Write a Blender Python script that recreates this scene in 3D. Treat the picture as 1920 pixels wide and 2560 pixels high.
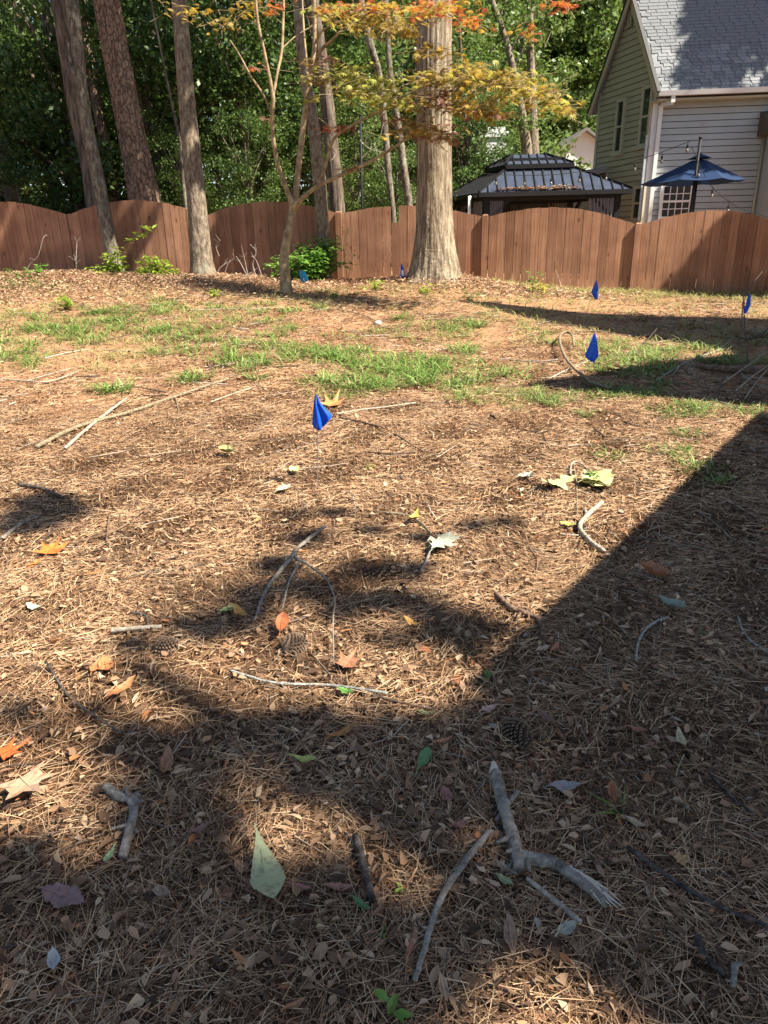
import bpy, math, random
import numpy as np
from mathutils import Vector, Matrix

for o in list(bpy.data.objects): bpy.data.objects.remove(o)
random.seed(7); rng = np.random.default_rng(11)
scene = bpy.context.scene
PI = math.pi

# ------------------------------------------------------------------ camera, sky, sun, exposure
CAM_H, FPX, PITCH, ROLL = 1.15, 1767.0, math.radians(21.05), math.radians(1.3)
cam_data = bpy.data.cameras.new('camera'); cam = bpy.data.objects.new('camera', cam_data)
scene.collection.objects.link(cam)
cam.location = (0, 0, CAM_H)
cam.matrix_world = (Matrix.Translation((0, 0, CAM_H)) @ Matrix.Rotation(PI/2 - PITCH, 4, 'X') @ Matrix.Rotation(-ROLL, 4, 'Z'))
cam_data.sensor_fit = 'VERTICAL'; cam_data.sensor_height = 36.0; cam_data.lens = 36.0*FPX/2560.0
cam_data.clip_start = 0.02; cam_data.clip_end = 3000
scene.camera = cam
SUN_EL = math.radians(50.0); SUN_AZ = (0.90, -0.436)
SUN = Vector((SUN_AZ[0]*math.cos(SUN_EL), SUN_AZ[1]*math.cos(SUN_EL), math.sin(SUN_EL))).normalized()
world = bpy.data.worlds.new('World'); scene.world = world; world.use_nodes = True
wn = world.node_tree.nodes; wl = world.node_tree.links
sky = wn.new('ShaderNodeTexSky'); sky.sky_type = 'NISHITA'; sky.sun_disc = False
sky.sun_elevation = SUN_EL; sky.sun_rotation = math.atan2(SUN.x, SUN.y); sky.air_density = 1.0; sky.dust_density = 0.6
wl.new(sky.outputs[0], wn['Background'].inputs[0]); wn['Background'].inputs[1].default_value = 0.058
sun_d = bpy.data.lights.new('sun', 'SUN'); sun_d.energy = 5.0; sun_d.angle = math.radians(0.55); sun_d.color = (1.0, 0.92, 0.78)
sun_o = bpy.data.objects.new('sun', sun_d); scene.collection.objects.link(sun_o)
sun_o.rotation_euler = SUN.to_track_quat('Z', 'Y').to_euler(); sun_o.location = (20, -10, 30)
vs = scene.view_settings; vs.view_transform = 'Standard'; vs.look = 'None'; vs.gamma = 1.0; vs.use_curve_mapping = False
vs.exposure = 1.62
scene.render.engine = 'CYCLES'
scene.render.resolution_x = 768; scene.render.resolution_y = 1024
try:
    scene.cycles.max_bounces = 6; scene.cycles.transparent_max_bounces = 4
except Exception: pass

# ------------------------------------------------------------------ ground shape and places on it
def sstep(a, b, x):
    t = np.clip((x-a)/(b-a), 0, 1); return t*t*(3-2*t)
_w = rng.uniform(-1, 1, (14, 2))*np.linspace(0.8, 5.0, 14)[:, None]; _ph = rng.uniform(0, 6.28, 14)
def terr(x, y):
    x = np.asarray(x, float); y = np.asarray(y, float)
    a = np.interp(x, [-30, -8, -2, 1, 3, 5, 8, 30], [.75, .68, .6, .53, .36, .26, .2, .15])
    z = sstep(3.5, 13.5, y)*a
    z = z + .15*np.exp(-((x+5.3)/2.3)**2 - ((y-11.9)/.8)**2) + .12*np.exp(-((x-1.05)/.9)**2 - ((y-11.4)/.8)**2)
    n = 0
    for k in range(14): n = n + np.sin(_w[k, 0]*x+_w[k, 1]*y+_ph[k])/(1+.35*k)
    return z + .006*n*np.clip(y*0.4, .4, 1.6)
def tz(x, y): return float(terr(x, y))
def ray(px, py):
    u = (px-960)/FPX; v = (1280-py)/FPX; c, s = math.cos(ROLL), math.sin(ROLL)
    ur = u*c+v*s; vr = -u*s+v*c
    return Vector((ur, math.cos(PITCH)+vr*math.sin(PITCH), -math.sin(PITCH)+vr*math.cos(PITCH)))
C0 = Vector((0, 0, CAM_H))
def atY(px, py, Y):
    d = ray(px, py); return C0 + d*(Y/d.y)
def on_plane(px, py, p0, n):
    d = ray(px, py); return C0 + d*((p0-C0).dot(n)/d.dot(n))
def gnd(px, py, up=0.0):
    d = ray(px, py); t = .3
    while t < 40:
        p = C0 + d*t
        if p.z < tz(p.x, p.y)+up: break
        t *= 1.02
    a, b = t/1.02, t
    for _ in range(14):
        m = (a+b)/2; p = C0+d*m
        if p.z < tz(p.x, p.y)+up: b = m
        else: a = m
    p = C0+d*a; return Vector((p.x, p.y, p.z))
def pxm(p):                      # photo pixels per metre at a place
    dep = p.y*math.cos(PITCH)-(p.z-CAM_H)*math.sin(PITCH); return FPX/dep

# ------------------------------------------------------------------ object helpers
COL = scene.collection
def tag(o, label=None, cat=None, group=None, kind=None):
    if label: o['label'] = label
    if cat: o['category'] = cat
    if group: o['group'] = group
    if kind: o['kind'] = kind
    return o
def link(name, me, mat=None, parent=None, loc=None):
    o = bpy.data.objects.new(name, me); COL.objects.link(o)
    if mat is not None and me is not None and not me.materials: me.materials.append(mat)
    if parent is not None: o.parent = parent
    if loc is not None: o.location = loc
    return o
def empty(name, loc=(0, 0, 0)):
    o = bpy.data.objects.new(name, None); o.empty_display_size = .1; COL.objects.link(o); o.location = loc; return o
def mesh(name, v, f, smooth=False):
    me = bpy.data.meshes.new(name); me.from_pydata([tuple(a) for a in v], [], [tuple(a) for a in f]); me.update()
    if smooth: me.polygons.foreach_set('use_smooth', [True]*len(me.polygons))
    return me
def npmesh(name, V, F, smooth=False):
    """V (n,3), F (m,k) with one polygon size"""
    me = bpy.data.meshes.new(name); V = np.ascontiguousarray(V, dtype=np.float32); F = np.ascontiguousarray(F, dtype=np.int32)
    m, k = F.shape
    me.vertices.add(len(V)); me.vertices.foreach_set('co', V.ravel())
    me.loops.add(m*k); me.loops.foreach_set('vertex_index', F.ravel())
    me.polygons.add(m); me.polygons.foreach_set('loop_start', np.arange(0, m*k, k, dtype=np.int32))
    try: me.polygons.foreach_set('loop_total', np.full(m, k, dtype=np.int32))
    except Exception: pass
    if smooth: me.polygons.foreach_set('use_smooth', np.ones(m, dtype=bool))
    me.update(calc_edges=True); return me
def setcol(me, cols):
    at = me.color_attributes.new('col', 'FLOAT_COLOR', 'POINT')
    c = np.ones((len(me.vertices), 4), np.float32); c[:, :3] = cols; at.data.foreach_set('color', c.ravel())
class MB:
    def __init__(s): s.v = []; s.f = []
    def add(s, v, f):
        n = len(s.v); s.v += [Vector(a) for a in v]; s.f += [tuple(i+n for i in q) for q in f]; return s
    def hexa(s, p):     # 8 points: bottom 4 ccw, top 4 ccw
        return s.add(p, [(3, 2, 1, 0), (4, 5, 6, 7), (0, 1, 5, 4), (1, 2, 6, 5), (2, 3, 7, 6), (3, 0, 4, 7)])
    def box(s, c, x, y, z):   # centre and three half vectors
        c = Vector(c); x = Vector(x); y = Vector(y); z = Vector(z)
        return s.hexa([c-x-y-z, c+x-y-z, c+x+y-z, c-x+y-z, c-x-y+z, c+x-y+z, c+x+y+z, c-x+y+z])
    def bar(s, a, b, w, h, up=(0, 0, 1)):
        a = Vector(a); b = Vector(b); d = (b-a).normalized(); upv = Vector(up); x = d.cross(upv)
        if x.length < 1e-4: x = d.cross(Vector((1, 0, 0)))
        x.normalize(); y = x.cross(d).normalized()
        return s.box((a+b)/2, x*w/2, d*((b-a).length/2), y*h/2)
    def tube(s, pts, rad, seg=8, cap=True, rough=0.0, rn=None):
        pts = [Vector(p) for p in pts]; n = len(pts)
        if not hasattr(rad, '__len__'): rad = [rad]*n
        base = len(s.v); t = (pts[1]-pts[0]).normalized(); x = t.orthogonal().normalized()
        for i in range(n):
            t2 = (pts[min(i+1, n-1)]-pts[max(i-1, 0)])
            if t2.length > 1e-7: t2.normalize(); x = (x-t2*x.dot(t2)); x.normalize(); t = t2
            y = t.cross(x)
            for k in range(seg):
                a = 2*PI*k/seg; r = rad[i]*(1+(random.uniform(-rough, rough) if rough else 0))
                s.v.append(pts[i]+(x*math.cos(a)+y*math.sin(a))*r)
        for i in range(n-1):
            for k in range(seg):
                k2 = (k+1) % seg; a = base+i*seg
                s.f.append((a+k, a+k2, a+seg+k2, a+seg+k))
        if cap:
            s.f.append(tuple(base+k for k in reversed(range(seg)))); e = base+(n-1)*seg; s.f.append(tuple(e+k for k in range(seg)))
        return s
    def build(s, name, mat, parent=None, smooth=False):
        me = mesh(name, s.v, s.f, smooth); return link(name, me, mat, parent)
def spline(pts, n):      # Catmull-Rom through lists of equal-length tuples
    P = np.array([list(p) for p in pts], float); m = len(P)
    if m < 3: return [P[0]+(P[-1]-P[0])*t for t in np.linspace(0, 1, n)]
    E = np.vstack([2*P[0]-P[1], P, 2*P[-1]-P[-2]]); out = []
    for u in np.linspace(0, m-1-1e-6, n):
        i = int(u); t = u-i; p0, p1, p2, p3 = E[i:i+4]
        out.append(.5*((2*p1)+(-p0+p2)*t+(2*p0-5*p1+4*p2-p3)*t*t+(-p0+3*p1-3*p2+p3)*t**3))
    return out

# ------------------------------------------------------------------ materials
def nodes(name):
    m = bpy.data.materials.new(name); m.use_nodes = True; nt = m.node_tree
    return m, nt, nt.nodes['Principled BSDF'], nt.nodes.new, nt.links.new
def ramp(nt, fac, stops):
    r = nt.nodes.new('ShaderNodeValToRGB'); e = r.color_ramp.elements
    while len(e) < len(stops): e.new(.5)
    for i, (p, c) in enumerate(stops): e[i].position = p; e[i].color = (*c, 1)
    nt.links.new(fac, r.inputs[0]); return r.outputs[0]
def noise(nt, scale, detail=6, rough=.6, vec=None, coord='Object', stretch=None):
    tc = nt.nodes.new('ShaderNodeTexCoord'); n = nt.nodes.new('ShaderNodeTexNoise')
    n.inputs['Scale'].default_value = scale; n.inputs['Detail'].default_value = detail; n.inputs['Roughness'].default_value = rough
    src = tc.outputs[coord]
    if stretch:
        mp = nt.nodes.new('ShaderNodeMapping'); mp.inputs['Scale'].default_value = stretch; nt.links.new(src, mp.inputs[0]); src = mp.outputs[0]
    nt.links.new(src, n.inputs['Vector']); return n.outputs[0]
def mixc(nt, f, a, b, mode='MIX'):
    m = nt.nodes.new('ShaderNodeMix'); m.data_type = 'RGBA'; m.blend_type = mode
    for i, v in ((0, f), (6, a), (7, b)):
        if hasattr(v, 'is_output'): nt.links.new(v, m.inputs[i])
        elif i == 0: m.inputs[0].default_value = v
        else: m.inputs[i].default_value = (*v, 1)
    return m.outputs[2]
def bump(nt, bs, h, strength=.5, dist=.01):
    b = nt.nodes.new('ShaderNodeBump'); b.inputs['Strength'].default_value = strength; b.inputs['Distance'].default_value = dist
    nt.links.new(h, b.inputs['Height']); nt.links.new(b.outputs[0], bs.inputs['Normal']); return b
_mc = {}
def plain(name, col, rough=.7, var=.25, scale=20., metal=0., spec=.4, stretch=None, bmp=0., objrand=0.):
    if name in _mc: return _mc[name]
    m, nt, bs, N, L = nodes(name)
    n = noise(nt, scale, 5, .6, stretch=stretch)
    lo = tuple(c*(1-var) for c in col); hi = tuple(min(1, c*(1+var)) for c in col)
    c = ramp(nt, n, [(.3, lo), (.7, hi)])
    if objrand:
        oi = N('ShaderNodeObjectInfo'); r = ramp(nt, oi.outputs['Random'], [(0, (1-objrand,)*3), (1, (1+objrand, 1+objrand*.9, 1+objrand*.8))])
        c = mixc(nt, 1.0, c, r, 'MULTIPLY')
    L(c, bs.inputs['Base Color']); bs.inputs['Roughness'].default_value = rough; bs.inputs['Metallic'].default_value = metal
    bs.inputs['Specular IOR Level'].default_value = spec
    if bmp: bump(nt, bs, n, bmp, .01)
    _mc[name] = m; return m
def foliage(name, stops, trans=.35, rough=.45, attr=False, objrand=False, spec=.3, mottled=False, region=None):
    m, nt, bs, N, L = nodes(name)
    if attr:
        a = N('ShaderNodeAttribute'); a.attribute_name = 'col'; c = a.outputs['Color']
    else:
        if objrand: src = N('ShaderNodeObjectInfo').outputs['Random']
        else: src = N('ShaderNodeNewGeometry').outputs['Random Per Island']
        c = ramp(nt, src, stops)
    if region:
        n = noise(nt, region, 4, .6, coord='Object'); c = mixc(nt, 1.0, c, ramp(nt, n, [(.32, (.70, .66, .62)), (.5, (.97, .96, .94)), (.7, (1.1, 1.09, 1.06))]), 'MULTIPLY')
    if mottled:
        n = noise(nt, 90., 4, .65); c = mixc(nt, 1.0, c, ramp(nt, n, [(.3, (.55, .5, .45)), (.5, (1, 1, 1)), (.75, (1.15, 1.1, 1.0))]), 'MULTIPLY')
    L(c, bs.inputs['Base Color']); bs.inputs['Roughness'].default_value = rough; bs.inputs['Specular IOR Level'].default_value = spec
    if trans:
        t = N('ShaderNodeBsdfTranslucent'); L(c, t.inputs['Color']); mx = N('ShaderNodeMixShader'); mx.inputs[0].default_value = trans
        L(bs.outputs[0], mx.inputs[1]); L(t.outputs[0], mx.inputs[2]); L(mx.outputs[0], nt.nodes['Material Output'].inputs['Surface'])
    return m
def bark(name, lo, mid, hi, sx=9., sz=1.6, strength=.8, plates=False, patch=None):
    m, nt, bs, N, L = nodes(name)
    n1 = noise(nt, 1.0, 8, .65, stretch=(sx*2.2, sx*2.2, sz*2.2))
    if plates:
        tc = N('ShaderNodeTexCoord'); mp = N('ShaderNodeMapping'); mp.inputs['Scale'].default_value = (15, 15, 6.5); L(tc.outputs['Object'], mp.inputs[0])
        nz = N('ShaderNodeTexNoise'); nz.inputs['Scale'].default_value = 1.5; L(mp.outputs[0], nz.inputs['Vector'])
        ad = N('ShaderNodeVectorMath'); ad.operation = 'MULTIPLY_ADD'; L(nz.outputs['Color'], ad.inputs[0]); ad.inputs[1].default_value = (1.2, 1.2, 1.2); L(mp.outputs[0], ad.inputs[2])
        vo = N('ShaderNodeTexVoronoi'); vo.feature = 'DISTANCE_TO_EDGE'; vo.inputs['Scale'].default_value = 1.0; L(ad.outputs[0], vo.inputs['Vector'])
        pl = ramp(nt, vo.outputs['Distance'], [(.01, (.35,)*3), (.13, (1,)*3)])
        c = mixc(nt, 1.0, ramp(nt, n1, [(.25, mid), (.7, hi)]), pl, 'MULTIPLY'); h = mixc(nt, .3, pl, n1)
    else:
        c = ramp(nt, n1, [(.36, lo), (.5, mid), (.64, hi)]); h = n1
    if patch:
        p = noise(nt, 3.0, 5, .7); c = mixc(nt, ramp(nt, p, [(.55, (0,)*3), (.68, (.8,)*3)]), c, patch)
    L(c, bs.inputs['Base Color']); bs.inputs['Roughness'].default_value = .9; bs.inputs['Specular IOR Level'].default_value = .15
    bump(nt, bs, h, strength, .03); return m

BARK_OAK = bark('bark_oak', (.09, .07, .048), (.23, .18, .125), (.40, .335, .245), 11., 1.5, 1.0)
BARK_PINE = bark('bark_pine', (.06, .04, .03), (.17, .11, .08), (.36, .25, .18), 8, 2, .9, plates=True)
BARK_GREY = bark('bark_grey', (.085, .066, .046), (.18, .14, .10), (.30, .245, .18), 11., 4.5, .8, patch=(.24, .235, .18))
BARK_LICHEN = bark('bark_lichen', (.06, .05, .04), (.13, .108, .082), (.24, .21, .16), 11., 4.0, .8, patch=(.27, .29, .21))
BARK_DARK = bark('bark_dark', (.05, .04, .03), (.11, .085, .065), (.20, .16, .12), 8., 1.4, .8)
BARK_MAPLE = bark('bark_maple', (.17, .12, .07), (.29, .215, .125), (.40, .31, .19), 5., 5., .25)
LEAF_OFF = foliage('leaf_green_shade_tree', [(0, (.03, .07, .018)), (1, (.07, .13, .03))], .2)
# ------------------------------------------------------------------ ground sheet
def lin(a, b, n): return list(np.linspace(a, b, n))
gx = [-900, -300, -120, -60, -35, -22] + lin(-15, -7, 17) + lin(-6.8, 6.8, 110) + lin(7, 15, 17) + [22, 35, 60, 120, 300, 900]
gy = [-300, -60, -20, -8, -3, -1] + lin(0, 5, 60) + lin(5.1, 14, 80) + lin(14.3, 24, 18) + [28, 36, 50, 80, 150, 400, 1500]
GX, GY = np.meshgrid(gx, gy); GZ = terr(GX, GY)
V = np.stack([GX, GY, GZ], -1).reshape(-1, 3); nx = len(gx); ny = len(gy)
ii = np.arange(nx*ny).reshape(ny, nx)
F = np.stack([ii[:-1, :-1], ii[:-1, 1:], ii[1:, 1:], ii[1:, :-1]], -1).reshape(-1, 4)
m, nt, bs, N, L = nodes('ground_soil_and_litter')
n1 = noise(nt, 55., 8, .7); n2 = noise(nt, 6., 5, .65); n3 = noise(nt, .55, 4, .55)
straw = ramp(nt, n1, [(.3, (.04, .022, .013)), (.5, (.10, .052, .028)), (.7, (.22, .125, .066))])
clay = ramp(nt, n1, [(.3, (.20, .10, .052)), (.55, (.37, .21, .115)), (.75, (.50, .325, .20))])
pos = N('ShaderNodeNewGeometry'); sp = N('ShaderNodeSeparateXYZ'); L(pos.outputs['Position'], sp.inputs[0])
mr = N('ShaderNodeMapRange'); L(sp.outputs['Y'], mr.inputs[0]); mr.inputs[1].default_value = 3.6; mr.inputs[2].default_value = 7.0
ad = N('ShaderNodeMath'); ad.operation = 'MULTIPLY_ADD'; L(mr.outputs[0], ad.inputs[0]); ad.inputs[1].default_value = .32; L(n3, ad.inputs[2])
ad2 = N('ShaderNodeMath'); ad2.operation = 'MULTIPLY_ADD'; L(n2, ad2.inputs[0]); ad2.inputs[1].default_value = .35; L(ad.outputs[0], ad2.inputs[2])
f = ramp(nt, ad2.outputs[0], [(.72, (0,)*3), (.92, (1,)*3)])
L(mixc(nt, f, straw, clay), bs.inputs['Base Color']); bs.inputs['Roughness'].default_value = .95; bs.inputs['Specular IOR Level'].default_value = .1
bump(nt, bs, n1, .9, .02)
GROUND_MAT = m
tag(link('ground', npmesh('ground', V, F, True), m), kind='structure')

# ------------------------------------------------------------------ timber fence
FENCE_Y = lambda x: 12.45-.165*x
fn = Vector((.165, 1, 0)).normalized(); fp = Vector((0, 12.45, 1)); fd = Vector((1, -.165, 0)).normalized()
m, nt, bs, N, L = nodes('stained_fence_wood')
g = noise(nt, 1.0, 7, .65, stretch=(42, 42, 1.7)); w = noise(nt, 2.2, 4, .6); sc = noise(nt, 1.0, 3, .5, stretch=(60, 60, 3.2))
c = ramp(nt, g, [(.25, (.20, .098, .056)), (.55, (.31, .163, .097)), (.8, (.40, .23, .145))])
c = mixc(nt, 1.0, c, ramp(nt, w, [(.3, (.72, .69, .66)), (.7, (1.16, 1.16, 1.16))]), 'MULTIPLY')
c = mixc(nt, ramp(nt, sc, [(.70, (0,)*3), (.76, (.55,)*3)]), c, (.42, .27, .18))
kt = N('ShaderNodeTexCoord'); km = N('ShaderNodeMapping'); km.inputs['Scale'].default_value = (5., 5., 2.6); L(kt.outputs['Object'], km.inputs[0]); kv = N('ShaderNodeTexVoronoi'); kv.inputs['Scale'].default_value = 1.0; L(km.outputs[0], kv.inputs['Vector'])
c = mixc(nt, 1.0, c, ramp(nt, kv.outputs['Distance'], [(.05, (.45, .40, .36)), (.13, (1, 1, 1))]), 'MULTIPLY')
oi = N('ShaderNodeObjectInfo'); c = mixc(nt, 1.0, c, ramp(nt, oi.outputs['Random'], [(0, (.76, .73, .70)), (1, (1.2, 1.2, 1.22))]), 'MULTIPLY')
L(c, bs.inputs['Base Color']); bs.inputs['Roughness'].default_value = .75; bs.inputs['Specular IOR Level'].default_value = .25; bump(nt, bs, g, .35, .01)
WOOD = m
fence = tag(empty('picket_fence', (0, 12.45, .4)), 'brown stained timber picket fence with arched panel tops across the yard', 'fence')
def fchild(mb, name):
    o = mb.build(name, WOOD, fence); o.matrix_parent_inverse = Matrix.Translation((0, -12.45, -.4)); return o
pp = [-540, -178, 172, 514, 848, 1215, 1597, 1990, 2400]
lowy = [537, 537, 538, 540, 537, 545, 566, 578, 590]; crest = [505, 503, 500, 503, 514, 519, 526, 538]
PB = [on_plane(a, b, fp, fn) for a, b in zip(pp, lowy)]
for i in range(len(PB)-1):
    a, b = PB[i], PB[i+1]; cz = on_plane((pp[i]+pp[i+1])/2, crest[i], fp, fn).z
    n = 17; Lp = ((b-a).x**2+(b-a).y**2)**.5; d = Vector(((b-a).x, (b-a).y, 0)).normalized(); nn = Vector((d.y, -d.x, 0))
    def top(t): return a.z+(b.z-a.z)*t+(cz-(a.z+b.z)/2)*math.sin(PI*min(max(t, 0), 1))**.85
    t0 = .05/Lp; t1 = 1-.05/Lp
    for k in range(n):
        ta = t0+(t1-t0)*k/n+.0012; tb = t0+(t1-t0)*(k+1)/n-.0012
        pa = Vector((a.x, a.y, 0))+d*Lp*ta+nn*random.uniform(-.003, .004); pb = Vector((a.x, a.y, 0))+d*Lp*tb+nn*random.uniform(-.003, .004)
        jz = random.uniform(-.006, .006); za = top(ta)+jz; zb = top(tb)+jz; px = pp[i]+(pp[i+1]-pp[i])*(ta+tb)/2
        if i == 4 and .355 < (ta+tb)/2 < .41: za = zb = on_plane(988, 556, fp, fn).z       # cut down for the trunk behind it
        z0 = min(tz(pa.x, pa.y), tz(pb.x, pb.y))-.06; th = nn*.018; lean = random.uniform(-.004, .004)*d
        fchild(MB().hexa([pa+Vector((0, 0, z0))+th*.5, pb+Vector((0, 0, z0))+th*.5, pb+Vector((0, 0, z0))-th*.5, pa+Vector((0, 0, z0))-th*.5,
                          pa+lean+Vector((0, 0, za))+th*.5, pb+lean+Vector((0, 0, zb))+th*.5, pb+lean+Vector((0, 0, zb))-th*.5, pa+lean+Vector((0, 0, za))-th*.5]), 'picket')
    for hz in (.25, .75):
        ra = a+nn*-.035; rb = b+nn*-.035
        fchild(MB().bar((ra.x, ra.y, tz(a.x, a.y)+hz), (rb.x, rb.y, tz(b.x, b.y)+hz), .035, .085), 'rail')
for i, p in enumerate(PB):
    tall = .035 if i in (4, 5, 6) else .005
    off = Vector((-.01, -.012, 0)) if i >= 4 else Vector((0, .07, 0))
    z0 = tz(p.x, p.y)-.1; z1 = p.z+tall; w = .048; q = p+off
    x = fd*w; y = Vector((-fd.y, fd.x, 0))*w; b_ = Vector((q.x, q.y, 0)); zt = Vector((0, 0, z1)); zz = Vector((0, 0, z0)); ch = Vector((0, 0, z1+.02))
    mb = MB().hexa([b_-x-y+zz, b_+x-y+zz, b_+x+y+zz, b_-x+y+zz, b_-x-y+zt, b_+x-y+zt, b_+x+y+zt, b_-x+y+zt])
    mb.hexa([b_-x-y+zt, b_+x-y+zt, b_+x+y+zt, b_-x+y+zt, b_-x*.6-y*.6+ch, b_+x*.6-y*.6+ch, b_+x*.6+y*.6+ch, b_-x*.6+y*.6+ch])
    fchild(mb, 'post')

# ------------------------------------------------------------------ neighbour's house
SID_G = plain('siding_sage', (.30, .285, .20), .55, .06, 3., objrand=.03)
SID_F = plain('siding_pale', (.345, .385, .395), .5, .06, 3., objrand=.03)
TRIM = plain('trim_cream', (.36, .34, .25), .5, .08, 5.)
TRIMW = plain('trim_white', (.70, .70, .68), .45, .06, 5.)
GLASS = plain('window_glass_dark', (.02, .025, .028), .06, .3, 2., spec=.8)
SHING = plain('shingle_grey', (.20, .21, .22), .9, .35, 60., objrand=.22, bmp=.4, spec=.15)
fdir = Vector((.995, -.10, 0)).normalized(); gdir = Vector((-.27, .963, 0)).normalized(); UP = Vector((0, 0, 1))
HC = atY(1641, 185, 18.0); EZ = HC.z; HC = Vector((HC.x, HC.y, 0)); gz0 = .25
def projx(p):
    x, y, z = p.x, p.y, p.z-CAM_H; dep = y*math.cos(PITCH)-z*math.sin(PITCH); v = (y*math.sin(PITCH)+z*math.cos(PITCH))/dep; u = x/dep
    return 960+FPX*(u*math.cos(ROLL)-v*math.sin(ROLL)), 1280-FPX*(u*math.sin(ROLL)+v*math.cos(ROLL))
lo, hi = 1., 25.
for _ in range(40):
    md = (lo+hi)/2
    if projx(HC+gdir*md+UP*EZ)[0] > 1500: lo = md
    else: hi = md
GL = lo; lo, hi = EZ, EZ+14
for _ in range(40):
    md = (lo+hi)/2
    if projx(HC+gdir*GL/2+UP*md)[1] > -18: lo = md
    else: hi = md
AZ = lo
print('house corner', HC, 'eave', EZ, 'gable len', GL, 'apex', AZ)
house = tag(empty('house', (HC.x, HC.y, gz0)), 'two-storey house with sage siding and grey shingle roof behind the fence', 'house')
HI = Matrix.Translation(-house.location)
def hp(mb, name, mat, parent=None, smooth=False):
    o = mb.build(name, mat, parent or house, smooth); o.matrix_parent_inverse = HI if parent is None else Matrix.Identity(4); return o
gn = Vector((gdir.y, -gdir.x, 0)); gn = -gn if gn.x > 0 else gn          # outward, to the left
fnn = Vector((fdir.y, -fdir.x, 0)); fnn = -fnn if fnn.y > 0 else fnn      # outward, to the camera
FLEN = 9.0
core = MB(); bk = .03
A_ = HC-gn*bk-fnn*bk; 
pts = [A_, A_+fdir*FLEN, A_+fdir*FLEN+gdir*(GL-bk), A_+gdir*(GL-bk)]
GAP_SHADE = plain('wall_gap_shade', (.10, .10, .08), .9)  # dark core colour stands in for the shadow lines between boards
core.hexa([p+UP*gz0 for p in pts]+[p+UP*EZ for p in pts])
r1 = A_+gdir*GL/2+UP*(AZ-.12); r2 = r1+fdir*FLEN
core.add([pts[0]+UP*EZ, pts[1]+UP*EZ, pts[2]+UP*EZ, pts[3]+UP*EZ, r1, r2], [(0, 1, 5, 4), (2, 3, 4, 5), (0, 4, 3), (1, 2, 5)])
hp(core, 'wall', GAP_SHADE)
EXP = .13
def board(p0, dirv, L0, L1, z, out, mat):
    a = p0+dirv*L0; b = p0+dirv*L1
    mb = MB().hexa([a+UP*z+out*.022, b+UP*z+out*.022, b+UP*z-out*.02, a+UP*z-out*.02,
                    a+UP*(z+EXP-.014)+out*.008, b+UP*(z+EXP-.014)+out*.008, b+UP*(z+EXP-.014)-out*.02, a+UP*(z+EXP-.014)-out*.02])
    return hp(mb, 'siding_board', mat)
z = gz0
while z < AZ-.25:
    zt = z+EXP
    if zt <= EZ: s0, s1 = .06, GL-.06
    else:
        q = (zt-EZ)/(AZ-EZ)*GL/2; s0, s1 = .06+q, GL-.06-q
    if s1-s0 > .1: board(HC, gdir, s0, s1, z, gn, SID_G)
    if zt < EZ-.12: board(HC, fdir, .08, FLEN, z, fnn, SID_F)
    z += EXP
# corner boards, frieze, rakes, soffit
for mb, nm, mt in ((MB().box(HC+gdir*.03+gn*.018+UP*(gz0+EZ)/2, gdir*.045, gn*.018, UP*(EZ-gz0)/2), 'corner_board', TRIM),
                   (MB().box(HC+fdir*.05+fnn*.021+UP*(gz0+EZ)/2, fdir*.06, fnn*.018, UP*(EZ-gz0)/2), 'corner_board', TRIMW),
                   (MB().box(HC+gdir*(GL-.04)+gn*.018+UP*(gz0+EZ)/2, gdir*.045, gn*.018, UP*(EZ-gz0)/2), 'corner_board', TRIM)):
    hp(mb, nm, mt)
OV = .30
ridge0 = HC+gdir*GL/2+UP*AZ; slope = (AZ-EZ)/(GL/2)
ea = HC-gdir*OV+UP*(EZ-slope*OV*.9)+gn*.10; eb = ea+fdir*(FLEN+.1); ra_ = ridge0+gn*.10; rb_ = ra_+fdir*(FLEN+.1)
ba = HC+gdir*(GL+OV)+UP*(EZ-slope*OV*.9)+gn*.10; bb = ba+fdir*(FLEN+.1)
rn1 = (eb-ea).cross(ra_-ea).normalized(); rn1 = -rn1 if rn1.z < 0 else rn1
rn2 = (bb-ba).cross(ra_-ba).normalized(); rn2 = -rn2 if rn2.z < 0 else rn2
roof = MB()
for (a, b, c_, d_, n_) in ((ea, eb, rb_, ra_, rn1), (bb, ba, ra_, rb_, rn2)):
    roof.hexa([a, b, c_, d_, a+n_*.05, b+n_*.05, c_+n_*.05, d_+n_*.05])
roof_o = hp(roof, 'roof', SHING)
for (a, b, n_) in ((ea, ra_, rn1), (ba, ra_, rn2)):
    d = (b-a).normalized(); dn = n_
    hp(MB().hexa([a-dn*.17-gn*.02, b-dn*.17-gn*.02, b-dn*.17+gn*.025, a-dn*.17+gn*.025, a-dn*.004-gn*.02, b-dn*.004-gn*.02, b-dn*.004+gn*.025, a-dn*.004+gn*.025]), 'rake_board', TRIM)
    hp(MB().hexa([a-gn*.05+dn*.051, b-gn*.05+dn*.051, b+gn*.05+dn*.051, a+gn*.05+dn*.051, a-gn*.05+dn*.075, b-gn*.05+dn*.075, b+gn*.05+dn*.075, a+gn*.05+dn*.075]), 'drip_edge', plain('drip_dark', (.03, .03, .03), .7))
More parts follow.
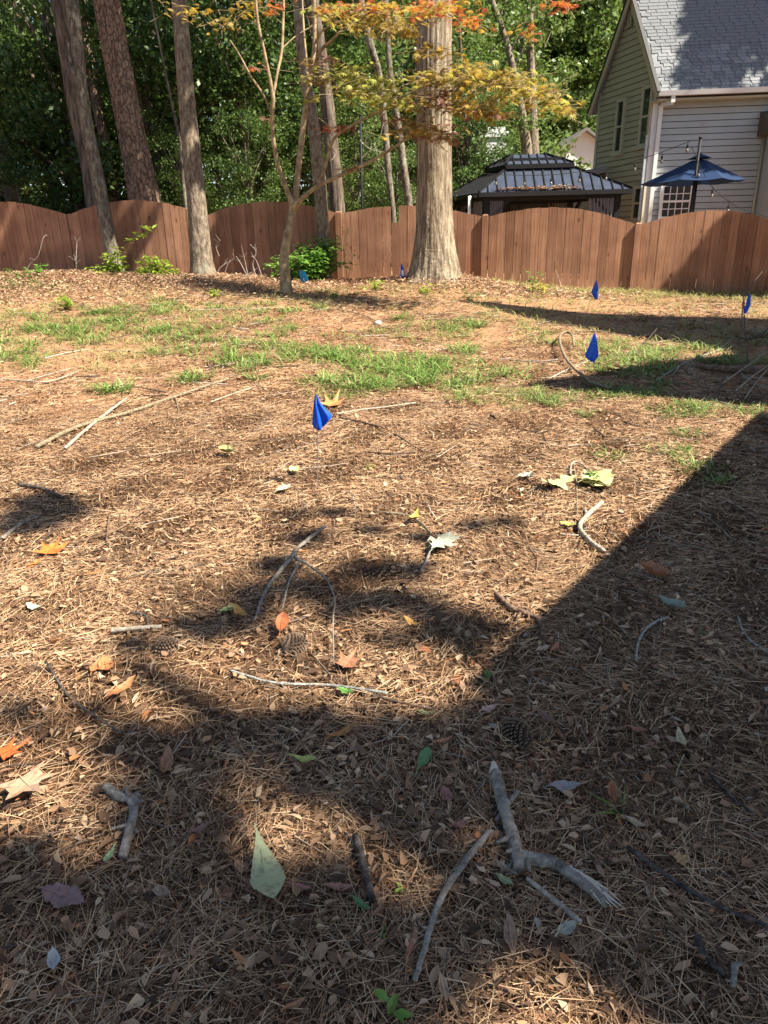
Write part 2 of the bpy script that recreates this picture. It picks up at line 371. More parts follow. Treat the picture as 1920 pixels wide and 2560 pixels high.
# shingle tabs on the slope in view
up = (ra_-ea); LU = up.length; up.normalize(); tabw, cour = .21, .088
tm = MB().hexa([(0, 0, 0), (tabw-.012, 0, 0), (tabw-.012, cour+.03, -.008), (0, cour+.03, -.008), (0, 0, .014), (tabw-.012, 0, .014), (tabw-.012, cour+.03, .004), (0, cour+.03, .004)])
tab_me = mesh('shingle', tm.v, tm.f); tab_me.materials.append(SHING)
xa = (eb-ea).normalized(); rest = MB(); cnt = 0
spots = []; off_ = [random.uniform(0, tabw) for _ in range(400)]
for j in range(int(LU/cour)):
    for i in range(int(5.2/tabw)):
        spots.append((j, i))
for j, i in spots:
    o0 = ea+rn1*.054+up*(j*cour)+xa*(i*tabw+off_[j]+random.uniform(-.008, .008))
    M = Matrix(((xa.x, up.x, rn1.x, o0.x), (xa.y, up.y, rn1.y, o0.y), (xa.z, up.z, rn1.z, o0.z), (0, 0, 0, 1)))
    if cnt < 300:
        s = bpy.data.objects.new('shingle', tab_me); COL.objects.link(s); s.parent = roof_o; s.matrix_parent_inverse = Matrix.Identity(4); s.matrix_basis = M; cnt += 1
    else: rest.add([M @ v for v in tm.v], tm.f)
tag(hp(rest, 'upper_shingles', SHING, roof_o), kind='stuff')
vp = ea+rn1*.06+up*(LU*.72)+xa*3.45
hp(MB().box(vp+rn1*.06, xa*.14, up*.14, rn1*.07), 'roof_vent', plain('vent_dark', (.06, .065, .07), .5))
# gutter, fascia, downspouts
gut = MB(); ga = ea-up*.02-rn1*.02; gb = ga+xa*(FLEN+.1)
prof = [(-.0, 0), (-.11, .0), (-.13, .09), (-.118, .09), (-.10, .012), (-.012, .012), (-.012, .09), (0, .09)]
fh = Vector((fnn.x, fnn.y, 0))*-1
v = [ga+fh*p[0]*1+UP*(p[1]-.03) for p in prof]+[gb+fh*p[0]*1+UP*(p[1]-.03) for p in prof]; n = len(prof)
gut.add(v, [(i, (i+1) % n, n+(i+1) % n, n+i) for i in range(n)]+[tuple(range(n)), tuple(reversed(range(n, 2*n)))])
hp(gut, 'gutter', TRIMW)
hp(MB().hexa([ea-UP*.14+xa*.02, eb-UP*.14, eb-UP*.14+gdir*.3, ea-UP*.14+gdir*.3+xa*.02, ea-UP*.10+xa*.02, eb-UP*.10, eb-UP*.10+gdir*.3, ea-UP*.10+gdir*.3+xa*.02]), 'soffit', TRIM)
d0 = ga+xa*.30+fnn*.06; dw = HC+fdir*.155+fnn*.075
dp = [d0, Vector((d0.x, d0.y, d0.z-.16)), Vector((dw.x, dw.y, EZ-.62)), Vector((dw.x, dw.y, gz0+.1))]
ds = MB()
for a, b in zip(dp[:-1], dp[1:]): ds.bar(a+(a-b).normalized()*-.01, b, .085, .06, up=fnn)
hp(ds, 'downspout', TRIMW)
hp(MB().bar(HC+fdir*-.02+gn*.06+fnn*.02+UP*gz0, HC+fdir*-.02+gn*.06+fnn*.02+UP*(EZ-1.2), .05, .06, up=fnn), 'downspout', plain('spout_blue_grey', (.40, .45, .50), .45))
# windows
def loc2(p, d): q = p-HC; return q.dot(d), q.z
def wpos(cs, d, n_):
    # solve on a skew wall: direction d, normal n_
    out = []
    for c_ in cs:
        p = on_plane(c_[0], c_[1], HC, n_); q = p-HC; out.append((Vector((q.x, q.y, 0)).dot(d), p.z))
    s = sorted(a[0] for a in out); zz = sorted(a[1] for a in out)
    return (s[0]+s[1])/2, (s[2]+s[3])/2, (zz[0]+zz[1])/2, (zz[2]+zz[3])/2
def window(cs, d, n_, trim, cols, rows, sashes=2):
    s0, s1, z0, z1 = wpos(cs, d, n_); c_ = HC+d*(s0+s1)/2+UP*(z0+z1)/2; hw = (s1-s0)/2; hh = (z1-z0)/2; fw = .07
    wnd = hp(MB().box(c_+n_*.030, d*(hw-fw*.5), n_*.008, UP*(hh-fw*.5)), 'window', GLASS)
    fr = MB()
    for sg in (-1, 1): fr.box(c_+d*sg*(hw-fw/2)+n_*.04, d*fw/2, n_*.03, UP*hh); 
    for sg in (-1, 1): fr.box(c_+UP*sg*(hh-fw/2)+n_*.0385, d*(hw-fw), n_*.028, UP*fw/2)
    hp(fr, 'frame', trim, wnd); hp(MB().box(c_-UP*(hh+.02)+n_*.05, d*(hw+.03), n_*.045, UP*.019), 'sill', trim, wnd)
    hp(MB().box(c_+n_*.044, d*(hw-fw), n_*.013, UP*.022), 'meeting_rail', trim, wnd)
    iw = hw-fw; ih = hh-fw
    for i in range(1, cols):
        hp(MB().box(c_+d*(-iw+2*iw*i/cols)+n_*.041, d*.009, n_*.006, UP*ih), 'muntin', trim, wnd)
    for j in range(1, rows):
        if j*2 != rows: hp(MB().box(c_+UP*(-ih+2*ih*j/rows)+n_*.0415, d*iw, n_*.0055, UP*.009), 'muntin', trim, wnd)
window([(1545.7, 252), (1568.6, 241), (1537.8, 388), (1559, 382)], gdir, gn, TRIM, 1, 2)
window([(1610, 220), (1638, 206), (1600, 370), (1625.6, 364)], gdir, gn, TRIM, 1, 2)
window([(1589, 466), (1617, 461), (1583, 551), (1610, 553)], gdir, gn, TRIM, 1, 2)
window([(1652, 460.6), (1735, 454), (1643, 551), (1724, 547)], fdir, fnn, TRIMW, 4, 4)
s0, s1, z0, z1 = wpos([(1575, 27), (1587, 22), (1573, 72), (1584, 66)], gdir, gn)
vb = hp(MB().box(HC+gdir*(s0+s1)/2+UP*(z0+z1)/2+gn*.03, gdir*(s1-s0)/2, gn*.012, UP*(z1-z0)/2), 'gable_vent', plain('vent_shadow', (.05, .05, .045), .8))
for k in range(9): hp(MB().box(HC+gdir*(s0+s1)/2+UP*(z0+(z1-z0)*(k+.5)/9)+gn*.05, gdir*(s1-s0)/2, gn*.012, UP*(z1-z0)/9*.28), 'louvre', TRIM, vb)
# wing that comes forward at the right, with its low eave
wb = on_plane(1903, 420, HC+fnn*.01, fnn); wb = Vector((wb.x, wb.y, 0)); EW = on_plane(1893, 330, HC, fnn)
wing = MB(); wq = [wb, wb+fdir*3.5, wb+fdir*3.5+fnn*1.2, wb+fnn*1.2]
wing.hexa([wq[3]+UP*gz0, wq[2]+UP*gz0, wq[1]+UP*gz0, wq[0]+UP*gz0, wq[3]+UP*EW.z, wq[2]+UP*EW.z, wq[1]+UP*EW.z, wq[0]+UP*EW.z])
hp(wing, 'side_wing', SID_F)
e1 = Vector((EW.x, EW.y, EW.z)); 
hp(MB().hexa([e1+fnn*.9-UP*.1, e1+fnn*.9+fdir*4-UP*.1, e1+fdir*4-UP*.1, e1-UP*.1, e1+fnn*.9, e1+fnn*.9+fdir*4, e1-fnn*.0+fdir*4+UP*.9, e1+UP*.4]), 'wing_roof', plain('wing_roof_dark', (.09, .075, .06), .9, .5, 40., bmp=.5))
hp(MB().tube([wb+fnn*.06-fdir*.06+UP*gz0, wb+fnn*.06-fdir*.06+UP*(EW.z-.1)], .03, 8), 'drain_pipe', TRIM, smooth=True)
# low porch roof on the far end of the gable wall
pr = on_plane(1520, 415, HC, gn); px0 = Vector((pr.x, pr.y, pr.z))
hp(MB().hexa([px0+gn*2.0-UP*.62, px0+gn*2.0+gdir*3-UP*.62, px0+gdir*3-UP*.12, px0-UP*.12, px0+gn*2.0-UP*.50, px0+gn*2.0+gdir*3-UP*.50, px0+gdir*3+UP*.0, px0]), 'porch_roof', SHING)
hp(MB().box(px0+gn*1.0+gdir*1.6-UP*(px0.z-gz0)/2-UP*.32, gn*.9, gdir*1.3, UP*((px0.z-gz0)/2-.32)), 'porch_wall', SID_G)

# white house far behind the gazebo
fh_ = tag(empty('far_house', (9, 34, .3)), 'white house gable half hidden by trees behind the gazebo', 'house')
FI = Matrix.Translation((-9, -34, -.3)); WHT = plain('far_white_siding', (.66, .66, .64), .6, .05, 2.)
def fpart(mb, nm, mt): o = mb.build(nm, mt, fh_); o.matrix_parent_inverse = FI; return o
ap = atY(1462, 328, 34.); el_ = atY(1375, 400, 34.); er = atY(1560, 400, 34.)
fpart(MB().hexa([Vector((el_.x, 34, .3)), Vector((er.x, 34, .3)), Vector((er.x, 42, .3)), Vector((el_.x, 42, .3)), Vector((el_.x, 34, el_.z)), Vector((er.x, 34, el_.z)), Vector((er.x, 42, el_.z)), Vector((el_.x, 42, el_.z))]).add(
    [Vector((el_.x, 34, el_.z)), Vector((er.x, 34, el_.z)), ap, Vector((el_.x, 42, el_.z)), Vector((er.x, 42, el_.z)), ap+Vector((0, 8, 0))], [(0, 1, 2), (5, 4, 3)]), 'wall', WHT)
FR = plain('far_roof', (.16, .15, .14), .9)
for a in (el_, er):
    q = Vector((a.x, 33.7, a.z))-(ap-Vector((a.x, 34, a.z)))*.08; r = Vector((ap.x, 33.7, ap.z)); dd = Vector((0, 8.6, 0)); u_ = Vector((0, 0, .12))
    fpart(MB().hexa([q, q+dd, r+dd, r, q+u_, q+dd+u_, r+dd+u_, r+u_]), 'roof', FR)
wp = atY(1240, 400, 22.)
def bx8(cx, cy, hx, hy, z0, z1): return [Vector((cx-hx, cy-hy, z0)), Vector((cx+hx, cy-hy, z0)), Vector((cx+hx, cy+hy, z0)), Vector((cx-hx, cy+hy, z0)), Vector((cx-hx, cy-hy, z1)), Vector((cx+hx, cy-hy, z1)), Vector((cx+hx, cy+hy, z1)), Vector((cx-hx, cy+hy, z1))]
tag(MB().hexa(bx8(wp.x, 22.3, .28, .28, .2, 3.75)).hexa(bx8(wp.x, 22.3, .33, .33, 3.75, 3.88)).hexa(bx8(wp.x, 22.3, .24, .24, 3.88, 4.0)).build('chimney_stack', WHT), 'white upright stack among the leaves left of the gazebo roof', 'chimney')

# ------------------------------------------------------------------ gazebo
GZM = plain('gazebo_roof_metal', (.045, .055, .08), .3, .25, 4., spec=.5); GZB = plain('gazebo_frame_black', (.014, .014, .015), .6, .2, 8., spec=.2)
CURT = plain('curtain_grey', (.16, .165, .18), .85, .2, 12.)
gf = Vector((1, -.05, 0)).normalized(); gd = Vector((-.27, .963, 0)).normalized()
g0 = atY(1197, 484, 16.6); wv = on_plane(1582, 469, g0, Vector((gf.y, -gf.x, 0))); GW = (wv-g0).length; GD = 2.3; gz = (g0.z+wv.z)/2
gc = Vector((g0.x, g0.y, 0)); gaz = tag(empty('gazebo', (gc.x, gc.y, .3)), 'black metal gazebo with two-tier seamed roof and grey curtains', 'gazebo'); GI = Matrix.Translation(-gaz.location)
def gp(mb, nm, mt, parent=None, smooth=False): o = mb.build(nm, mt, parent or gaz, smooth); o.matrix_parent_inverse = GI if parent is None else Matrix.Identity(4); return o
def G(a, b, z_): return gc+gf*(a*GW)+gd*(b*GD)+UP*z_
t0 = on_plane(1297, 421, G(0, .36, 0), Vector((gf.y, -gf.x, 0))).z
def hip(a0, a1, b0, b1, z0, i0, i1, j0, j1, z1, nf, ns, nm):
    lo_ = [(a0, b0), (a1, b0), (a1, b1), (a0, b1)]; hi_ = [(i0, j0), (i1, j0), (i1, j1), (i0, j1)]
    for s in range(4):
        A, B = lo_[s], lo_[(s+1) % 4]; Cc, D = hi_[(s+1) % 4], hi_[s]; nseg = nf if s % 2 == 0 else ns
        P = lambda q, z_: G(q[0], q[1], z_)
        a, b, c_, d_ = P(A, z0), P(B, z0), P(Cc, z1), P(D, z1)
        nrm = (b-a).cross(d_-a).normalized(); nrm = -nrm if nrm.z < 0 else nrm
        e = (b-a).normalized(); Lb = (b-a).length; tl = (d_-a).dot(e); tr = (c_-a).dot(e); hv = (d_-a)-e*tl
        def topf(x): # height fraction available above eave position x
            return min(1.0, x/tl if tl > 1e-6 else 1, (Lb-x)/(Lb-tr) if Lb-tr > 1e-6 else 1)
        for k in range(nseg):
            x0, x1 = Lb*k/nseg, Lb*(k+1)/nseg; g_ = .004
            xs = sorted(set([x0+g_, x1-g_]+[q for q in (tl, tr) if x0+g_ < q < x1-g_]))
            v = [a+e*x for x in xs]+[a+e*x+hv*max(topf(x), .002) for x in reversed(xs)]
            n_ = len(v); v2 = v+[p-nrm*.012 for p in v]
            gp(MB().add(v2, [tuple(range(n_)), tuple(reversed(range(n_, 2*n_)))]+[(i, n_+i, n_+(i+1) % n_, (i+1) % n_) for i in range(n_)]), 'roof_panel', GZM)
        for k in range(1, nseg):
            x = Lb*k/nseg; gp(MB().bar(a+e*x+nrm*.012, a+e*x+hv*topf(x)+nrm*.012, .022, .03, up=nrm), 'seam', GZB)
    for (A, D) in zip(lo_, hi_): gp(MB().bar(G(A[0], A[1], z0)+UP*.015, G(D[0], D[1], z1)+UP*.015, .05, .04), 'hip_rib', GZB)
    for s in range(4):
        A, B = lo_[s], lo_[(s+1) % 4]; gp(MB().bar(G(A[0], A[1], z0-.045), G(B[0], B[1], z0-.045), .06, .09), 'eave_trim', GZB)
hip(0, 1, 0, 1, gz, .27, .70, .30, .70, t0, 16, 12, 'lower')
gp(MB().hexa([G(.30, .33, t0-.1), G(.67, .33, t0-.1), G(.67, .67, t0-.1), G(.30, .67, t0-.1), G(.30, .33, t0+.20), G(.67, .33, t0+.20), G(.67, .67, t0+.20), G(.30, .67, t0+.20)]), 'vent_collar', GZB)
u0 = on_plane(1292, 410, G(.2, .24, 0), Vector((gf.y, -gf.x, 0))).z; u1 = on_plane(1340, 386, G(.2, .49, 0), Vector((gf.y, -gf.x, 0))).z
hip(.25, .70, .26, .74, u0, .36, .57, .47, .53, u1, 8, 5, 'upper')
for (a, b) in ((.07, .07), (.93, .07), (.93, .93), (.07, .93)):
    p = G(a, b, 0); gp(MB().box(p+UP*(gz-.05+.25)/2, gf*.06, gd*.06, UP*(gz-.3)/2), 'post', GZB)
    for (dv, sg) in ((gf, 1 if a < .5 else -1), (gd, 1 if b < .5 else -1)):
        gp(MB().bar(p+UP*(gz-.62), p+dv*sg*.55+UP*(gz-.1), .06, .07), 'brace', GZB)
for (A, B) in (((.07, .07), (.93, .07)), ((.93, .07), (.93, .93)), ((.93, .93), (.07, .93)), ((.07, .93), (.07, .07))):
    gp(MB().bar(G(*A, gz-.12), G(*B, gz-.12), .09, .10), 'beam', GZB)
def curtain(a, b, dv, wd):
    mb = MB(); n_ = 26; pts_ = []
    for lv, (zz, wf) in enumerate(((gz-.16, 1.0), (gz-.7, .85), (gz-1.1, .45), (.5, .6))):
        for k in range(n_+1):
            t_ = k/n_; pts_.append(G(a, b, zz)+dv*wd*wf*t_+Vector((dv.y, -dv.x, 0))*(.035*math.sin(k*1.75+lv*.4)))
    mb.add(pts_, [(l*(n_+1)+k, l*(n_+1)+k+1, (l+1)*(n_+1)+k+1, (l+1)*(n_+1)+k) for l in range(3) for k in range(n_)])
    gp(mb, 'curtain', CURT, smooth=True)
curtain(.09, .055, gf, .30); curtain(.91, .055, -gf, .55); curtain(.055, .1, gd, .5); curtain(.10, .93, gf, .6); curtain(.92, .92, -gf, .5); curtain(.5, .94, gf, .2)
gp(MB().box(G(.5, .97, 1.25), gf*GW*.42, gd*.02, UP*.85), 'privacy_screen', plain('mesh_screen_dark', (.03, .035, .035), .6, .3, 3.))
drift = MB()
for k in range(260):
    t_ = random.betavariate(1.6, 1.8)*.62+.10; u_ = abs(random.gauss(0, .05)); p = G(t_, 0, gz)+(G(.27, .3, t0)-G(0, 0, gz)).normalized()*0+UP*.03
    p = p+(G(t_, .30, t0)-G(t_, 0, gz))*u_+UP*random.uniform(0, .03)
    s_ = random.uniform(.02, .05); R_ = Matrix.Rotation(random.uniform(0, 6.28), 3, 'Z') @ Matrix.Rotation(random.uniform(-.8, .8), 3, 'X')
    drift.add([p+R_ @ Vector(q)*s_ for q in ((-1, 0, 0), (0, -.5, .1), (1, 0, 0), (0, .5, .15))], [(0, 1, 2, 3)])
LIT_TAN = foliage('dry_leaf_bits', [(0, (.30, .15, .07)), (.4, (.42, .26, .13)), (.7, (.25, .12, .06)), (1, (.5, .36, .2))], .1, .8)
tag(drift.build('fallen_leaves', LIT_TAN), 'drift of dry tan leaves along the gazebo roof edge', 'leaves', kind='stuff')
fb = atY(1173, 540, 16.8)
gp(MB().tube([Vector((fb.x, fb.y, .3)), Vector((fb.x, fb.y, gz-.05))], .035, 8), 'rain_pipe', TRIMW, smooth=True)

# ------------------------------------------------------------------ umbrella, light poles and string lights
UBL = foliage('umbrella_blue_fabric', [(0, (.005, .022, .07)), (1, (.006, .025, .076))], .1, .8)
umb = tag(empty('patio_umbrella', atY(1737, 470, 15.6)), 'navy blue patio umbrella opened in front of the house', 'umbrella'); UI = Matrix.Translation(-umb.location)
ac = atY(1737, 384, 15.6); ez_ = atY(1730, 455, 15.6).z; rr = (atY(1852, 450, 15.6)-atY(1603, 455, 15.6)).length/2; cc = (atY(1852, 450, 15.6)+atY(1603, 455, 15.6))/2
ac = Vector((cc.x+.12, cc.y, ac.z)); cen = Vector((cc.x, cc.y, 0))
def up_(mb, nm, mt, smooth=False): o = mb.build(nm, mt, umb, smooth); o.matrix_parent_inverse = UI; return o
for k in range(8):
    a0 = 2*PI*k/8+.2; a1 = a0+2*PI/8; mb = MB(); rows_ = 6; pts_ = []
    for r_ in range(rows_+1):
        t_ = .14+.86*r_/rows_
        for q in range(5):
            w_ = q/4; a_ = a0+(a1-a0)*w_; chord = math.cos(PI/8)/math.cos((w_-.5)*2*PI/8); sag = math.sin(PI*w_)*.03*t_
            pts_.append(Vector((ac.x+(cen.x-ac.x)*t_+rr*t_*chord*math.cos(a_), ac.y+rr*t_*chord*math.sin(a_), ac.z-.05-(ac.z-.05-ez_)*t_**.93-sag)))
    mb.add(pts_, [(r_*5+q, r_*5+q+1, (r_+1)*5+q+1, (r_+1)*5+q) for r_ in range(rows_) for q in range(4)]); up_(mb, 'canopy_panel', UBL, True)
cap = MB(); 
for k in range(8):
    a0 = 2*PI*k/8+.2; a1 = a0+2*PI/8
    cap.add([ac, ac+Vector((rr*.22*math.cos(a0), rr*.22*math.sin(a0), -(ac.z-ez_)*.17)), ac+Vector((rr*.22*math.cos(a1), rr*.22*math.sin(a1), -(ac.z-ez_)*.17))], [(0, 1, 2)])
up_(cap, 'vent_cap', UBL)
for k in range(8):
    a0 = 2*PI*k/8+.2; up_(MB().tube([Vector((ac.x, ac.y, ac.z-.1)), Vector((cen.x+rr*.97*math.cos(a0), cen.y+rr*.97*math.sin(a0), ez_+.0))], .012, 5), 'rib', GZB)
up_(MB().tube([Vector((ac.x, ac.y, .3)), ac], .022, 8), 'mast', GZB, True)
def light_pole(px, y0, y1, Y, r, label):
    a = atY(px, y1, Y); b = atY(px+2, y0, Y); o = MB().tube([Vector((a.x, a.y, .25)), a, Vector((a.x+.02, a.y, b.z))], r, 8)
    o.tube([Vector((a.x+.02, a.y, b.z)), Vector((a.x+.02, a.y, b.z+.03))], [r*1.3, r*1.1], 8)
    return tag(o.build('light_pole', GZB, None, True), label, 'pole')
light_pole(1726, 347, 530, 14.9, .028, 'black pole carrying the string lights beside the blue umbrella')
light_pole(905, 290, 520, 14.6, .022, 'thin black pole behind the fence left of the oak')
BULB = plain('bulb_glass', (.16, .15, .12), .1, .1, 2., spec=.9); CORD = plain('cord_black', (.012, .012, .012), .6)
def string(pts, bulbs, Y, label):
    P3 = [atY(x, y, Y_) for x, y, Y_ in pts]; r0 = empty('string_lights', P3[0]); tag(r0, label, 'string lights', 'string lights over the patio'); I_ = Matrix.Translation(-P3[0])
    o = MB().tube([Vector(p) for p in spline([tuple(p) for p in P3], 8*len(P3))], .006, 5, rough=0).build('cord', CORD, r0); o.matrix_parent_inverse = I_
    for (x, y, Y_) in bulbs:
        p = atY(x, y, Y_); k_ = MB().tube([p+UP*.075, p+UP*.02, p+UP*.012], [.005, .006, .02], 6).tube([p+UP*.012, p-UP*.045], [.021, .019], 8).build('socket', CORD, r0); k_.matrix_parent_inverse = I_
        b_ = MB().tube([p-UP*.045, p-UP*.07, p-UP*.10, p-UP*.122], [.014, .028, .026, .006], 8).build('bulb', BULB, k_, True)
string([(1725, 353, 14.9), (1655, 380, 15.2), (1588, 402, 15.6), (1520, 424, 15.9), (1449, 430, 15.9), (1378, 437, 15.9), (1311, 438, 15.9), (1240, 436, 15.9), (1175, 430, 15.9)],
       [(1719, 364, 14.9), (1655, 392, 15.2), (1588, 412, 15.6), (1516, 436, 15.9), (1449, 441, 15.9), (1378, 448, 15.9), (1311, 449, 15.9), (1240, 448, 15.9)], 15, 'string of bulbs draped from the pole across the gazebo roof')
string([(1729, 366, 14.9), (1755, 425, 14.8), (1783, 470, 14.7), (1825, 505, 14.6), (1880, 532, 14.5), (1990, 560, 14.4)],
       [(1747, 427, 14.8), (1781, 478, 14.7), (1821, 516, 14.6)], 15, 'string of bulbs sloping down to the right of the blue umbrella')
# ------------------------------------------------------------------ trees
def trunk_mesh(pts, seg=24, per=.12, ridge=.04, nridge=11, flare=0., seed=0, lump=.04):
    """pts: (x,y,z,r) from the ground up; real relief: ridges and lumps"""
    rg = np.random.default_rng(seed); P = np.array(pts, float); Ltot = np.sum(np.linalg.norm(np.diff(P[:, :3], axis=0), axis=1))
    n = max(6, int(Ltot/per)); Q = np.array(spline([tuple(p) for p in P], n))
    ang = np.linspace(0, 2*PI, seg, endpoint=False); ph = rg.uniform(0, 6.28, 8); V = np.zeros((n, seg, 3))
    for i in range(n):
        c = Q[i, :3]; r = max(Q[i, 3], .004); zz = c[2]; tw = .5*math.sin(zz*.9+ph[0])
        d = ridge*np.sin(nridge*ang+tw*3+ph[1]+1.1*np.sin(zz*2.3+ph[2]))*(.6+.4*np.sin(3*ang+zz*1.7+ph[3])) + ridge*.6*np.sin((nridge*2+1)*ang+zz*4+ph[4])
        d += lump*(np.sin(2*ang+zz*1.3+ph[5])+.6*np.sin(3*ang-zz*2.1+ph[6]))*.6 + rg.normal(0, ridge*.25, seg)
        if flare:
            h = max(zz-P[0, 2], 0); d += flare*math.exp(-h/.14)*(1+.7*np.sin(5*ang+ph[7]))
        V[i, :, 0] = c[0]+np.cos(ang)*r*(1+d); V[i, :, 1] = c[1]+np.sin(ang)*r*(1+d); V[i, :, 2] = zz
    ii = np.arange(n*seg).reshape(n, seg); jj = np.roll(ii, -1, 1)
    F = np.stack([ii[:-1], jj[:-1], jj[1:], ii[1:]], -1).reshape(-1, 4)
    return npmesh('trunk', V.reshape(-1, 3), F, True)
def pxpath(lst, Y):
    out = []
    for (x, y, w) in lst:
        p = atY(x, y, Y); out.append((p.x, p.y, p.z, w/2/pxm(p)))
    return out
def leafcloud(cent, rad, n, size, flat=.6, up=.6, seed=1, asp=.6):
    rg = np.random.default_rng(seed); cent = np.asarray(cent, float); rad = np.asarray(rad, float)
    w = rad**2/np.sum(rad**2); k = rg.choice(len(cent), n, p=w)
    o = rg.normal(0, 1, (n, 3)); o /= np.linalg.norm(o, axis=1)[:, None]; o *= (rg.uniform(0, 1, n)**.45)[:, None]; o[:, 2] *= flat
    C = cent[k]+o*rad[k][:, None]
    nr = rg.normal(0, .7, (n, 3)); nr[:, 2] += up; nr /= np.linalg.norm(nr, axis=1)[:, None]
    a = rg.normal(0, 1, (n, 3)); a -= nr*np.sum(a*nr, 1)[:, None]; a /= np.linalg.norm(a, axis=1)[:, None]; b = np.cross(nr, a)
    L = (size*rg.uniform(.6, 1.35, n))[:, None]; W = L*asp*.5*rg.uniform(.8, 1.2, (n, 1))
    V = np.stack([C-a*L*.5, C+b*W-nr*L*.08+a*L*.05, C+a*L*.5-nr*L*.12, C-b*W-nr*L*.08+a*L*.05], 1).reshape(-1, 3)
    return V, np.arange(4*n).reshape(n, 4)
def cat2(a, b): return np.vstack([a[0], b[0]]), np.vstack([a[1], b[1]+len(a[0])])
def tree(name, label, pts, mat, cat='tree', group=None, limbs=(), crown=None, crown_mat=None, **kw):
    base = Vector(pts[0][:3]); root = tag(empty(name, base), label, cat, group); I_ = Matrix.Translation(-base)
    t = link('trunk', trunk_mesh(pts, **kw), mat, root); t.matrix_parent_inverse = I_
    for lb in limbs:
        mb = MB(); q = spline([tuple(p) for p in lb], max(6, 5*len(lb))); mb.tube([p[:3] for p in q], [max(p[3], .003) for p in q], 7, rough=.08)
        l = mb.build('limb', mat, root, True); l.matrix_parent_inverse = I_
    if crown is not None:
        V, F = crown; c = link('crown', npmesh('crown', V, F), crown_mat, root); c.matrix_parent_inverse = I_
    return root
def down(pts, zb=None):       # run a trunk path down to the ground
    x, y, z, r = pts[-1]; g = tz(x, y)-.08 if zb is None else zb
    a = pts[-2]; k = (z-g)/max(a[2]-z, .3); k = min(k, 3.)
    return [(x+(x-a[0])*k*.5, y, g, r*1.12)] + list(reversed(pts))
def upx(pts, h, taper=.75, bend=(0, 0)):    # and up above what the photograph shows
    a, b = pts[-2], pts[-1]; s = (b[0]-a[0])/(b[2]-a[2]); 
    return pts+[(b[0]+s*h*.5+bend[0]*.4, b[1]+bend[1]*.4, b[2]+h*.5, b[3]*(1+taper)/2), (b[0]+s*h*.8+bend[0], b[1]+bend[1], b[2]+h, b[3]*taper)]
LEAF_BG = foliage('leaf_forest_green', [(0, (.04, .08, .018)), (.35, (.07, .125, .026)), (.75, (.115, .185, .038)), (1, (.18, .26, .075))], .42, .42, spec=.35)
LEAF_BG2 = foliage('leaf_light_green', [(0, (.06, .10, .022)), (.4, (.11, .175, .035)), (.8, (.16, .24, .055)), (1, (.22, .30, .10))], .45, .42, spec=.35)
LEAF_DK = foliage('leaf_deep_green', [(0, (.025, .055, .016)), (.6, (.05, .10, .025)), (1, (.10, .16, .045))], .36, .42, spec=.35)

# the oak in the middle of the yard
oak = pxpath([(1085, 0, 84), (1086, 200, 86), (1086, 380, 88), (1085, 520, 91), (1085, 600, 99), (1085, 650, 112)], 11.4)
og = tz(oak[-1][0], 11.4); oak = [(oak[-1][0], 11.4, og-.06, oak[-1][3]*1.12)]+list(reversed(oak)); oak = upx(oak, 6.0, .7)
ob = oak[-1]; rg = np.random.default_rng(3); oc = []; lim = []; shade_r = []
for k in range(46):
    a = rg.uniform(0, 6.28); r = rg.uniform(.8, 4.6); oc.append((ob[0]+r*math.cos(a)-.8, max(11.0, ob[1]+1.6+r*math.sin(a)*.9), ob[2]+rg.uniform(-1.5, 4.5)))
for k in range(0, 46, 4): c = oc[k]; lim.append([(ob[0], ob[1], ob[2]-1.2, .12), ((ob[0]+c[0])/2, (ob[1]+c[1])/2, (ob[2]+c[2])/2+.3, .07), (*c, .02)])
for (px, py, Y, r) in [(170, 40, 12.75, .30), (195, 190, 12.75, .30), (225, 380, 12.75, .28), (270, 560, 12.75, .30), (255, 470, 12.75, .2), (450, 30, 12.2, .28), (462, 180, 12.2, .28), (474, 300, 12.2, .22), (488, 450, 12.2, .25), (300, 120, 16, .5), (330, 330, 16, .45), (355, 470, 16, .3), (180, 200, 15.2, .6), (235, 420, 15.2, .6),
                       (120, 600, 13.3, .35), (150, 660, 13.2, .35), (220, 590, 13.2, .3), (320, 545, 13.1, .15), (560, 560, 12.9, .2), (600, 620, 12.9, .2), (30, 640, 13.3, .12), (40, 570, 13.3, .22), (130, 560, 13.3, .25), (180, 640, 13.2, .3), (230, 520, 13.2, .22), (90, 690, 13.2, .25), (350, 600, 13.1, .14), (560, 600, 12.9, .28), (610, 550, 12.9, .28), (650, 620, 12.9, .28), (590, 680, 12.9, .28), (640, 540, 12.9, .22)]:
    q = atY(px, py, Y)+SUN*rg.uniform(7.0, 8.5)  # unseen leaf clumps added up the sun line to dapple trunks and fence
    if q.y < 14: oc.append(tuple(q)); shade_r.append(r)
rad_ = np.concatenate([rg.uniform(.6, 1.2, 46), np.array(shade_r)])
OAK = tree('oak_tree', 'stout oak with furrowed tan bark standing before the fence', oak, BARK_OAK, limbs=lim, crown=tuple(cat2(leafcloud(oc[:46], rad_[:46], 3800, .2, seed=5), leafcloud(oc[46:], rad_[46:], 7000, .14, seed=6))), crown_mat=LEAF_BG, seg=96, per=.05, ridge=.028, nridge=23, flare=.22, seed=4, lump=.05)
